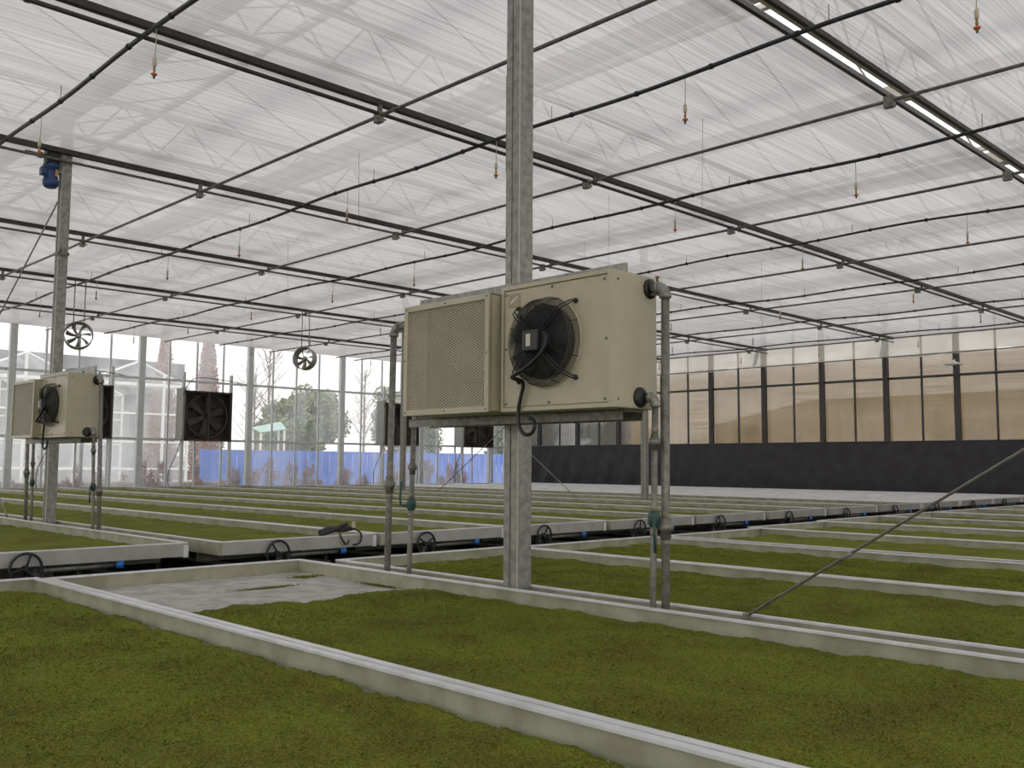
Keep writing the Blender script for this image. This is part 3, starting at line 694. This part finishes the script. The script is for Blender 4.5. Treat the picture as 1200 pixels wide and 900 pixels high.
o = np_mesh('cloth_sheet', V, np.stack([a, a+1, a+nx+2, a+nx+1], 1), 'blackcloth', ck); o.data.polygons.foreach_set('use_smooth', [True]*len(o.data.polygons))
MB().tube([P(XW-0.34, Y0+1, 1.06), P(XW-0.34, YW-0.3, 1.06)], 0.016, 6).build('top_rope', 'frame_dark', ck)
tag(ubox(MB(), XW+0.5, XW+0.52, Y0, 31.6, -2.1, 4.72).build('shade_net', 'net_tan'), 'tan shade net stretched outside the right wall', 'net')
tag(ubox(MB(), XW+0.5, XW+0.52, 31.62, YW, -2.1, 4.72).build('shade_net', 'net_grey'), 'dark grey shade net outside the far corner of the right wall', 'net')
# small white lamp on the right wall
lp = thing('wall_lamp', 'small white bird-shaped lamp fixture high on the right wall', 'lamp')
MB().lathe(P(XW-0.4, 14.55, 4.28), (0, 0, -1), [(0, 0.03), (0.05, 0.07), (0.10, 0.22), (0.13, 0.24)], 16).build('shade', 'white', lp)
MB().tube([P(XW-0.4, 14.55, 4.25), P(XW-0.2, 14.55, 4.32)], 0.02, 6).build('arm', 'white', lp)

# ------------------------------------------------------------------ grow benches
ZB = -1.0           # rim top
def ragged(n, amp, seed):
    r = np.random.default_rng(seed); k = r.random(n); return amp*(0.4*k+0.6*np.convolve(r.random(n+8), np.ones(9)/9, 'valid')[:n])
def make_bench(x0, x1, y0, y1, label, group, end_face, wheel, white=False, legs=True):
    t = thing('grow_bench', label, 'bench', group)
    w_, lip, h = 0.03, 0.045, 0.175
    for (xa, s) in ((x0, 1), (x1, -1)):
        m = MB(); ubox(m, xa, xa+s*w_, y0, y1, ZB-h, ZB-0.012); ob = m.build('side_rail', 'lip' if white else 'alu_inner', t)
        ubox(MB(), xa-s*0.006, xa+s*lip, y0, y1, ZB-0.014, ZB).build('rail_lip', 'lip', ob)
    for (ya, s) in ((y0, 1), (y1, -1)):
        m = MB(); ubox(m, x0+w_, x1-w_, ya, ya+s*w_, ZB-h, ZB-0.012); ob = m.build('end_rail', 'alu' if wheel and s > 0 else 'alu_inner', t)
        ubox(MB(), x0+lip, x1-lip, ya-s*0.006, ya+s*lip, ZB-0.014, ZB).build('rail_lip', 'lip', ob)
    ubox(MB(), x0+w_, x1-w_, y0+w_, y1-w_, ZB-(0.09 if white else 0.160), ZB-(0.045 if white else 0.130)).build('tray', 'fleece' if white else 'substrate', t)
    # frame below: roller pipes and legs
    n = max(2, int((y1-y0)/4.5))
    for k in range(n):
        y = y0+0.8+(y1-y0-1.6)*k/(n-1)
        m = MB()
        for x in (x0+0.5, x1-0.5): ubox(m, x-0.03, x+0.03, y-0.03, y+0.03, -2.143, ZB-0.52)
        ubox(m, x0+0.3, x1-0.3, y-0.03, y+0.03, ZB-0.58, ZB-0.50)
        m.build('trestle', 'galv_dark', t)
    for x in (x0+0.62, x1-0.62):
        MB().tube([P(x, y0+0.25, ZB-0.40), P(x, y1-0.25, ZB-0.40)], 0.026, 8).build('roller_pipe', 'galv_dark', t)
    m = MB(); y = y0+0.7
    while y < y1-0.4: ubox(m, x0+0.04, x1-0.04, y-0.02, y+0.02, ZB-0.30, ZB-0.175); y += 2.2
    m.build('cross_bars', 'galv_dark', t, kind='stuff')
    if wheel:
        wc = P(x0+0.80, y0-0.055, ZB-0.19)
        wh = MB().ring(wc, (0, 1, 0), 0.118, 0.0115, 30, 7).build('hand_wheel', 'black', t)
        m = MB(); m.lathe(wc+Vector((0, -0.012, 0)), (0, 1, 0), [(0, 0.022), (0.05, 0.026)], 12)
        for j in range(3):
            th = 2*math.pi*j/3+0.5+x0; m.tube([wc, wc+Vector((math.cos(th)*0.11, 0, math.sin(th)*0.12))], 0.009, 6)
        m.build('wheel_spokes', 'black', wh)
        MB().tube([wc, wc+Vector((0, 0.35, 0))], 0.014, 8).build('axle', 'galv_dark', t)
        m = MB(); ubox(m, x0+0.98, x0+1.04, y0+0.25, y0+0.31, -2.143, ZB-0.225); m.build('front_leg', 'galv', t)
        MB().tube([P(x0+1.0, y0+0.06, ZB-0.235), P(x0+1.88, y0+0.06, ZB-0.225)], 0.02, 10).build('roller_pipe', 'galv_dark', t)
        MB().tube([P(x0+1.84, y0+0.03, ZB-0.222), P(x0+1.91, y0-0.01, ZB-0.222)], 0.030, 12).build('pipe_cap', 'bluecap', t)
        m = MB(); ubox(m, x0+0.35, x1-0.3, y0+0.4, y0+0.46, ZB-0.56, ZB-0.46); m.build('under_beam', 'galv_dark', t)
        # corner plate
        ubox(MB(), x1-0.055, x1+0.008, y0-0.012, y0+0.02, ZB-h-0.01, ZB-0.03).build('corner_plate', 'lip', t)
    return t
def surf_h(X, Y, seed):
    s = seed*1.7
    return 0.0055*np.sin(X*9+s+np.sin(Y*7))+0.005*np.sin(Y*11+s*2+1.3*np.sin(X*13))+0.003*np.sin(X*31+Y*23+s)+0.002*np.sin(X*57-Y*49)
def make_moss(x0, x1, y0, y1, label, seed, cell=0.05, tufts=None, group=None, ragged_ends=True):
    t = thing('moss_mat', label, 'moss', group, kind='stuff')
    xa, xb, ya, yb = (x0+0.05)*U, (x1-0.05)*U, (y0+0.06)*U, (y1-0.05)*U
    nx = max(8, int((xb-xa)/cell)); ny = max(10, int((yb-ya)/cell)); ny = min(ny, 600)
    u = np.linspace(0, 1, nx+1); v = np.linspace(0, 1, ny+1)
    L = xa+ragged(ny+1, 0.03, seed); Rr = xb-ragged(ny+1, 0.03, seed+1); B = ya+ragged(nx+1, 0.12, seed+2); T = yb-ragged(nx+1, 0.18, seed+3)
    if seed == 1: T = yb+0.03*np.sin(u*9)-0.05*u+ragged(nx+1, 0.05, 9)
    X = L[:, None]*(1-u[None])+Rr[:, None]*u[None]; Y = B[None]*(1-v[:, None])+T[None]*v[:, None]
    rr = np.random.default_rng(seed+50)
    Z = EYE+(ZB-0.130)*U+0.024+surf_h(X, Y, seed)+rr.normal(0, 0.0012, X.shape)
    edge = np.minimum(np.minimum(u[None]*(xb-xa), (1-u[None])*(xb-xa)), np.minimum(v[:, None]*(yb-ya), (1-v[:, None])*(yb-ya)))
    Z = Z+0.010*np.exp(-((edge-0.04)/0.03)**2)*(0.3+rr.random(X.shape)*0.7)
    Z = np.where(edge < 0.004, EYE+(ZB-0.15)*U, Z)
    V = np.stack([X, Y, Z], -1).reshape(-1, 3); a = (np.arange(ny)[:, None]*(nx+1)+np.arange(nx)[None]).ravel()
    o = np_mesh('moss_carpet', V, np.stack([a, a+1, a+nx+2, a+nx+1], 1), 'moss_base' if tufts else 'moss', t, kind='stuff'); o.data.polygons.foreach_set('use_smooth', [True]*len(o.data.polygons))
    if tufts:
        allv = []
        for (ta, tb, dens, size) in tufts:      # y from, y to (layout units), per square metre, leaf size in m
            ta_, tb_ = max(ta*U, ya+0.02), min(tb*U, yb-0.05)
            if tb_ <= ta_: continue
            n = int((xb-xa)*(tb_-ta_)*dens)
            x = rr.uniform(xa+0.02, xb-0.02, n); y = rr.uniform(ta_, tb_, n)
            z = EYE+(ZB-0.130)*U+0.0215+surf_h(x, y, seed)
            for q in range(2):
                th = rr.uniform(0, 2*np.pi, n); el = rr.uniform(0.15, 1.1, n); s = size*rr.uniform(0.5, 1.25, n)
                d = np.stack([np.cos(th)*np.cos(el), np.sin(th)*np.cos(el), np.sin(el)], 1)*s[:, None]
                e = np.stack([-np.sin(th), np.cos(th), np.zeros(n)], 1)*s[:, None]*0.42
                c = np.stack([x, y, z], 1); allv.append(np.stack([c-e*0.4, c+e*0.4, c+d*0.7+e, c+d], 1).reshape(-1, 3)); 
        V = np.concatenate(allv); np_mesh('moss_leaves', V, np.arange(len(V)).reshape(-1, 4), 'moss_leaf', t, kind='stuff')
    return t
near = []; # x0,x1,y1(aisle end)
near.append((-2.35, 0.24, 8.75)); near.append((0.29, 2.925, 8.85)); near.append((2.955, 5.49, 8.75))
near.append((5.74, 8.30, 8.45)); near.append((8.34, 10.98, 8.35)); near.append((11.22, 13.85, 8.30)); near.append((13.89, 16.5, 8.55))
x = 16.6
for k in range(8): near.append((x, x+2.62, 8.75 if k < 6 else 8.6)); x += 2.68+(0.12 if k % 3 == 1 else 0)
near_lab = ['moss bench beside the camera, left of the large front bench', 'large front bench of green moss filling the lower left corner', 'front bench with a bare whitish patch at its aisle end',
            'bench just behind the big front column, right of the gap', 'second bench behind the big front column']
T1 = [(0.2, 3.6, 15000, 0.0065), (3.6, 5.5, 12500, 0.0075), (5.5, 9.0, 8500, 0.009)]
T2 = [(1.2, 4.5, 12000, 0.0075), (4.5, 9.0, 9000, 0.009)]
for k, (a, b, e) in enumerate(near):
    lab = near_lab[k] if k < len(near_lab) else 'near-side moss bench, %s to the right of the front column' % ORD[k-3]
    white = a > 26
    make_bench(a, b, -8.5 if k < 8 else -4.0, e, ('empty white ' if white else '') + lab, 'near-side benches', 0, False, white)
    if white: continue
    ml = ['green moss mat on the bench beside the camera, left of the large front bench', 'green moss mat in the large lower left front bench', 'green moss mat ending at the bare whitish patch',
          'green moss mat in the bench just behind the big front column', 'green moss mat in the second bench behind the front column']
    mlab = ml[k] if k < 5 else 'green moss mat in the %s near-side bench right of the front column' % ORD[k-3]
    if k == 0: make_moss(a, b, -8.5, e, mlab, 100, 0.06)
    elif k == 1: make_moss(a, b, -0.6, e, mlab, 11, 0.02, T1)
    elif k == 2: make_moss(a, b, 0.0, 6.75, mlab, 1, 0.02, T1)
    elif k == 3: make_moss(a, b, -1.0, e, mlab, 12, 0.03, T2)
    elif k == 4: make_moss(a, b, -1.5, e, mlab, 13, 0.04, [(1.2, 9, 7500, 0.010)])
    else: make_moss(a, b, -3.5, e, mlab, 100+k, 0.06)
far = [(0.1, 2.78, 11.5), (2.85, 5.56, 11.45), (5.90, 8.32, 11.25), (8.38, 10.85, 11.2), (10.95, 13.42, 11.2), (13.5, 16.1, 11.15)]
x = 16.2
for k in range(8): far.append((x, x+2.62, 11.15)); x += 2.80
for k, (a, b, s) in enumerate(far):
    white = a > 25.9
    lab = ['leftmost far-side moss bench, left of the one under the left heater', 'far-side moss bench at the left edge, under the left heater', 'far-side moss bench with the black strap bundle on its corner'][k] if k < 3 else \
          '%s far-side bench across the aisle, %s to the right of the strap bundle' % ('empty white' if white else 'moss', ORD[k-3])
    make_bench(a, b, s, 38.8 if k < 8 else 37.9, lab, 'far-side benches', 0, True, white)
    if not white:
        ml = ['green moss mat in the leftmost far-side bench', 'green moss mat in the far-side bench under the left heater', 'green moss mat in the far-side bench under the black strap bundle']
        make_moss(a, b, s, 38.8 if k < 8 else 33, ml[k] if k < 3 else 'green moss mat in the %s far-side bench right of the strap bundle' % ORD[k-3], 200+k, 0.07)
# slivers of moss left on the bare patch, and small clumps along the front rails
for (x, y, lx, ly, lab) in ((4.55, 7.75, 0.35, 0.05, 'thin moss sliver lying on the bare whitish patch'), (5.25, 8.25, 0.18, 0.10, 'small moss scrap in the far corner of the bare patch'), (3.15, 6.95, 0.05, 0.4, 'moss scrap along the left rail of the bare patch'),
                       (5.38, 7.2, 0.05, 0.35, 'moss scrap along the right rail of the bare patch')):
    n = 420; px = RNG.normal(0, 1, n)*lx*0.45*U+x*U; py = RNG.normal(0, 1, n)*ly*0.45*U+y*U; pz = np.full(n, EYE+(ZB-0.130)*U+0.003)
    px = np.clip(px, 2.99*U, 5.45*U)
    al = []
    for q in range(2):
        th = RNG.uniform(0, 2*np.pi, n); el = RNG.uniform(0.1, 1.0, n); s = 0.009
        d = np.stack([np.cos(th)*np.cos(el), np.sin(th)*np.cos(el), np.sin(el)], 1)*s; e = np.stack([-np.sin(th), np.cos(th), 0*th], 1)*s*0.5
        c = np.stack([px, py, pz], 1); al.append(np.stack([c-e*0.4, c+e*0.4, c+d*0.7+e, c+d], 1).reshape(-1, 3))
    V = np.concatenate(al); tag(np_mesh('moss_scrap', V, np.arange(len(V)).reshape(-1, 4), 'moss'), lab, 'moss', kind='stuff')

# black strap bundle on the corner of the far bench
sb = thing('strap_bundle', 'black strap bundle with clips lying on the far-side bench edge', 'strap')
c0 = P(7.62, 11.30, ZB+0.012)
m = MB(); m.tube(smooth([c0+Vector((-0.13, 0.03, 0.0)), c0+Vector((-0.07, 0.02, 0.02)), c0+Vector((0.02, 0.0, 0.045)), c0+Vector((0.12, 0.0, 0.085)), c0+Vector((0.17, 0.0, 0.095))], 4), 0.030, 8, r2=0.018); m.build('folded_strap', 'black', sb)
m = MB(); m.tube(smooth([c0+Vector((-0.12, 0.04, 0.01)), c0+Vector((-0.02, 0.03, 0.05)), c0+Vector((0.12, 0.02, 0.04)), c0+Vector((0.24, 0, 0.055))], 4), 0.034, 8, r2=0.024); m.build('folded_strap', 'black', sb)
MB().tube(smooth([c0+Vector((0.05, -0.03, 0.03)), c0+Vector((0.07, -0.06, -0.05)), c0+Vector((0.12, -0.06, -0.10)), c0+Vector((0.15, -0.06, -0.06))], 4), 0.008, 6).build('hook', 'black', sb)
MB().tube(smooth([c0+Vector((0.22, -0.03, 0.05)), c0+Vector((0.29, -0.06, 0.0)), c0+Vector((0.28, -0.06, -0.09)), c0+Vector((0.20, -0.06, -0.11))], 4), 0.010, 6).build('hook', 'black', sb)
MB().box(c0+Vector((0.20, -0.045, 0.055)), c0+Vector((0.235, -0.02, 0.115))).build('buckle', 'ivory', sb, bevel=0.006)

# ------------------------------------------------------------------ outside, behind the back glass wall
def leaves(center, rad, n, size, mat, name, parent, shell=0.4, seed=0, cone=False, clumps=0):
    r = np.random.default_rng(seed)
    if cone:
        h = r.random(n)**1.3; th = r.uniform(0, 2*np.pi, n); rr = (1-h)**0.8*np.sqrt(r.random(n)); p = np.stack([np.cos(th)*rr*rad[0], np.sin(th)*rr*rad[1], (h*2-1)*rad[2]], 1)
    else:
        d = r.normal(0, 1, (n, 3)); d /= np.linalg.norm(d, axis=1)[:, None]; p = d*(shell+(1-shell)*r.random(n)**0.5)[:, None]
        if clumps:
            cc = r.normal(0, 1, (clumps, 3)); cc /= np.linalg.norm(cc, axis=1)[:, None]; cc *= 0.75*r.random((clumps, 1))**0.4
            p = cc[r.integers(0, clumps, n)]+d*0.28*(r.random(n)**0.5)[:, None]
        p = p*np.array(rad)
    c = p+np.array(center); a = r.normal(0, 1, (n, 3)); a /= np.linalg.norm(a, axis=1)[:, None]; b = np.cross(a, r.normal(0, 1, (n, 3))); b /= np.linalg.norm(b, axis=1)[:, None]
    s = size*r.uniform(0.5, 1.2, (n, 1)); V = np.stack([c-a*s, c+b*s*0.6, c+a*s, c-b*s*0.6], 1).reshape(-1, 3)
    return np_mesh(name, V, np.arange(len(V)).reshape(-1, 4), mat, parent)
def twigs(mb, base, h, spread, n, seed, r=0.03):
    q = random.Random(seed)
    for i in range(n):
        z = h*q.uniform(0.25, 0.9); th = q.uniform(0, 6.28); L = spread*q.uniform(0.5, 1)*(1.1-z/h*0.6)
        a = Vector(base)+Vector((0, 0, z)); b = a+Vector((math.cos(th)*L*0.5, math.sin(th)*L*0.5, L*q.uniform(0.25, 0.9))); c = b+Vector((math.cos(th+q.uniform(-.6, .6))*L*0.45, math.sin(th)*L*0.45, L*0.5))
        mb.tube([a, b, c], r, 4, r2=r*0.3)
        for k in range(3):
            d = b+(c-b)*q.random(); mb.tube([d, d+Vector((q.uniform(-1, 1)*L*0.35, q.uniform(-1, 1)*L*0.35, L*0.35))], r*0.4, 3, r2=r*0.15)
GZ = -0.1
fc = thing('site_fence', 'bright blue sheet fence beyond the back glass wall', 'fence')
xf0 = 24.8*U; k = 0
while xf0+k*1.2 < 66*U:
    a = xf0+k*1.2
    m = MB()
    for j in range(6):
        m.box((a+j*0.2, 50.0*U+(0.03 if j % 2 else 0), GZ), (a+j*0.2+0.2, 50.0*U+0.02+(0.03 if j % 2 else 0), 2.02))
    m.build('fence_sheet', 'fence_blue', fc); k += 1
MB().box((xf0, 50*U+0.06, 1.9), (xf0+k*1.2, 50*U+0.1, 1.96)).build('fence_rail', 'fence_blue', fc)
q = random.Random(3); first = None
for k in range(30):
    x = (11.0+k*0.95)*U; y = (42.6+q.uniform(-0.4, 0.9))*U; h = q.uniform(0.8, 1.5)
    lab = ('red-leaved shrub outside the back glass in front of the glasshouse, %s from the far left' % ORD[k]) if k < 15 else ('red-leaved shrub outside the back glass before the blue fence, %s from its left end' % ORD[k-15])
    t = thing('red_shrub', lab, 'shrub', 'red shrubs along the back glass wall')
    leaves((x, y, GZ+h*0.75), (0.42, 0.4, h*0.65), 950, 0.042, 'redleaf', 'foliage', t, seed=k, clumps=14)
    m = MB(); twigs(m, (x, y, GZ), h, 0.6, 9, k, 0.010); m.tube([(x, y, GZ), (x+0.02, y, GZ+h*0.8)], 0.018, 5); m.build('stems', 'twig', t)
wl_ = thing('garden_wall', 'low pinkish brick wall outside at the far left of the back glass', 'wall')
MB().box((8*U, 46*U, GZ), (25*U, 46.5*U, 0.75)).build('wall_body', 'pinkwall', wl_)
MB().box((8*U, 45.9*U, 0.75), (25*U, 46.6*U, 0.82)).build('coping', 'ground', wl_)
# neighbouring glasshouse with white frame
ng = thing('glasshouse', 'neighbouring glasshouse with white frame and gables outside at left', 'greenhouse')
yf, yb_ = 56.0, 66.0; ez, rz = 4.6, 6.0; bays = [(8.0, 14.3), (14.3, 20.6), (20.6, 26.9)]
zr = lambda z: EYE+z*U
for (a, b) in bays:
    xm = (a+b)/2
    for yy in (yf, yb_):
        m = MB()
        for i in range(5):
            xx = a+(b-a)*i/4; top = ez+(rz-ez)*(1-abs(xx-xm)/((b-a)/2)); m.box((xx*U-0.05, yy*U-0.05, GZ), (xx*U+0.05, yy*U+0.05, zr(top)))
        for z in (-0.4, 1.2, 2.9, ez): m.box((a*U, yy*U-0.04, zr(z)-0.04), (b*U, yy*U+0.04, zr(z)+0.04))
        m.tube([(a*U, yy*U, zr(ez)), (xm*U, yy*U, zr(rz)), (b*U, yy*U, zr(ez))], 0.06, 4, flat=True)
        m.build('gable_frame', 'white', ng)
        for i in range(4):
            xa, xb2 = a+(b-a)*i/4, a+(b-a)*(i+1)/4
            MB().box((xa*U+0.05, yy*U-0.008, GZ), (xb2*U-0.05, yy*U+0.008, zr(ez))).build('pane', 'glass2', ng)
    for (p, q_) in ((a, xm), (b, xm)):
        MB().quad((p*U, yf*U, zr(ez)), (q_*U, yf*U, zr(rz)), (q_*U, yb_*U, zr(rz)), (p*U, yb_*U, zr(ez))).build('roof_pane', 'glass2', ng)
MB().box((7.9*U, yf*U, zr(ez)-0.1), (27.0*U, yf*U+0.1, zr(ez)+0.1)).build('eave_beam', 'white', ng)
bb = thing('long_building', 'long grey-roofed building far behind the neighbouring glasshouse', 'building')
MB().box((10*U, 92*U, GZ), (42*U, 100*U, zr(7.4))).build('wall_body', 'building_grey', bb)
MB().box((9*U, 90.5*U, zr(7.4)), (43*U, 101*U, zr(9.8))).build('roof_band', 'roofgrey', bb)
m = MB()
for k in range(14): m.box(((11+2.1*k)*U, 92*U-0.05, zr(2.6)), ((12.3+2.1*k)*U, 92*U, zr(5.0)))
m.build('windows', 'pane_dark', bb)
# trees
for k, (x, y, h, r) in enumerate(((36.2, 80, 10.4, 1.3), (39.2, 87, 11.0, 1.2), (44.4, 88, 11.4, 1.4), (40.6, 81, 10.6, 1.4))):
    t = thing('conifer', 'tall rust-brown conifer rising behind the glasshouse, %s from the left' % ORD[k], 'tree', 'rust-brown conifers')
    leaves((x*U, y*U, GZ+h*0.52), (r, r, h*0.47), 9000, 0.10, 'rustleaf', 'foliage', t, seed=60+k, cone=True)
    MB().tube([(x*U, y*U, GZ), (x*U, y*U, GZ+h*0.9)], 0.14, 6, r2=0.03).build('trunk', 'twig', t)
for k, (x, y, h) in enumerate(((47.5, 82, 9.6), (50.5, 90, 8.8), (66, 92, 9.8), (80, 96, 9.4))):
    t = thing('bare_tree', 'leafless grey tree behind the blue fence, %s from the left' % ORD[k], 'tree', 'bare trees')
    b = (x*U, y*U, GZ); m = MB(); m.tube([b, (b[0]+0.1, b[1], GZ+h*0.95)], 0.13, 6, r2=0.02); m.build('trunk', 'twig', t)
    m = MB(); twigs(m, b, h, 2.4, 60, 90+k, 0.025); m.build('branches', 'twig', t)
for k, (x, y, h, r) in enumerate(((41.5, 68, 5.8, 2.5), (48, 76, 7.6, 3.1), (53, 68, 7.4, 3.0), (61, 76, 7.6, 3.3), (66, 67, 6.6, 3.2), (77, 77, 7.0, 3.6), (84, 68, 6.2, 3.8))):
    t = thing('evergreen_tree', 'broad evergreen tree, leaf colour lightened for haze, behind the blue fence, %s from the left' % ORD[k], 'tree', 'evergreen trees behind the fence')
    leaves((x*U, y*U, GZ+h*0.56), (r, r, h*0.44), 11000, 0.15, 'greenleaf', 'foliage', t, seed=30+k, clumps=26)
    MB().tube([(x*U, y*U, GZ), (x*U, y*U, GZ+h*0.7)], 0.2, 6, r2=0.06).build('trunk', 'twig', t)
tp = thing('tarp_shelter', 'pale green tarpaulin shelter behind the blue fence', 'shelter')
m = MB(); m.quad((34.8*U, 61*U, zr(2.2)), (36.9*U, 61*U, zr(2.5)), (37.6*U, 63*U, zr(3.1)), (35.2*U, 63*U, zr(2.6))); o = m.build('sheet', 'palegreen', tp); md = o.modifiers.new('t', 'SOLIDIFY'); md.thickness = 0.05
for (x, y) in ((34.9, 61.1), (36.8, 61.1), (37.4, 62.9), (35.3, 62.9)): MB().box((x*U-0.04, y*U-0.04, GZ), (x*U+0.04, y*U+0.04, zr(2.15 if x < 35 else 2.45))).build('post', 'white', tp)

# ------------------------------------------------------------------ outside, behind the right wall: a tan house
hs = thing('house', 'tan house with brown roof seen through the net on the right', 'house')
hx = 52.0
MB().box((hx*U, -5*U, GZ), ((hx+9)*U, 34*U, zr(2.7))).build('wall_body', 'housewall', hs)
m = MB(); m.quad(P(hx-0.7, -6, 2.4), P(hx-0.7, 34, 2.4), P(hx+4.5, 30, 4.1), P(hx+4.5, -6, 4.1)); o = m.build('roof_slope', 'houseroof', hs); md = o.modifiers.new('t', 'SOLIDIFY'); md.thickness = 0.12
for (y0_, y1_) in ((28.2, 30.4), (22.6, 25.2), (17.4, 20.4), (11.4, 15.2), (4, 8)):
    wn = ubox(MB(), hx-0.08, hx+0.02, y0_, y1_, 0.4, 1.9).build('window', 'houseroof', hs); ubox(MB(), hx-0.1, hx-0.06, y0_+0.15, y1_-0.15, 0.5, 1.8).build('pane', 'pane_dark', wn)
ubox(MB(), hx-1.9, hx-0.6, 30.8, 33.0, -2.2, 2.3).build('porch_pillar', 'roofgrey', hs)
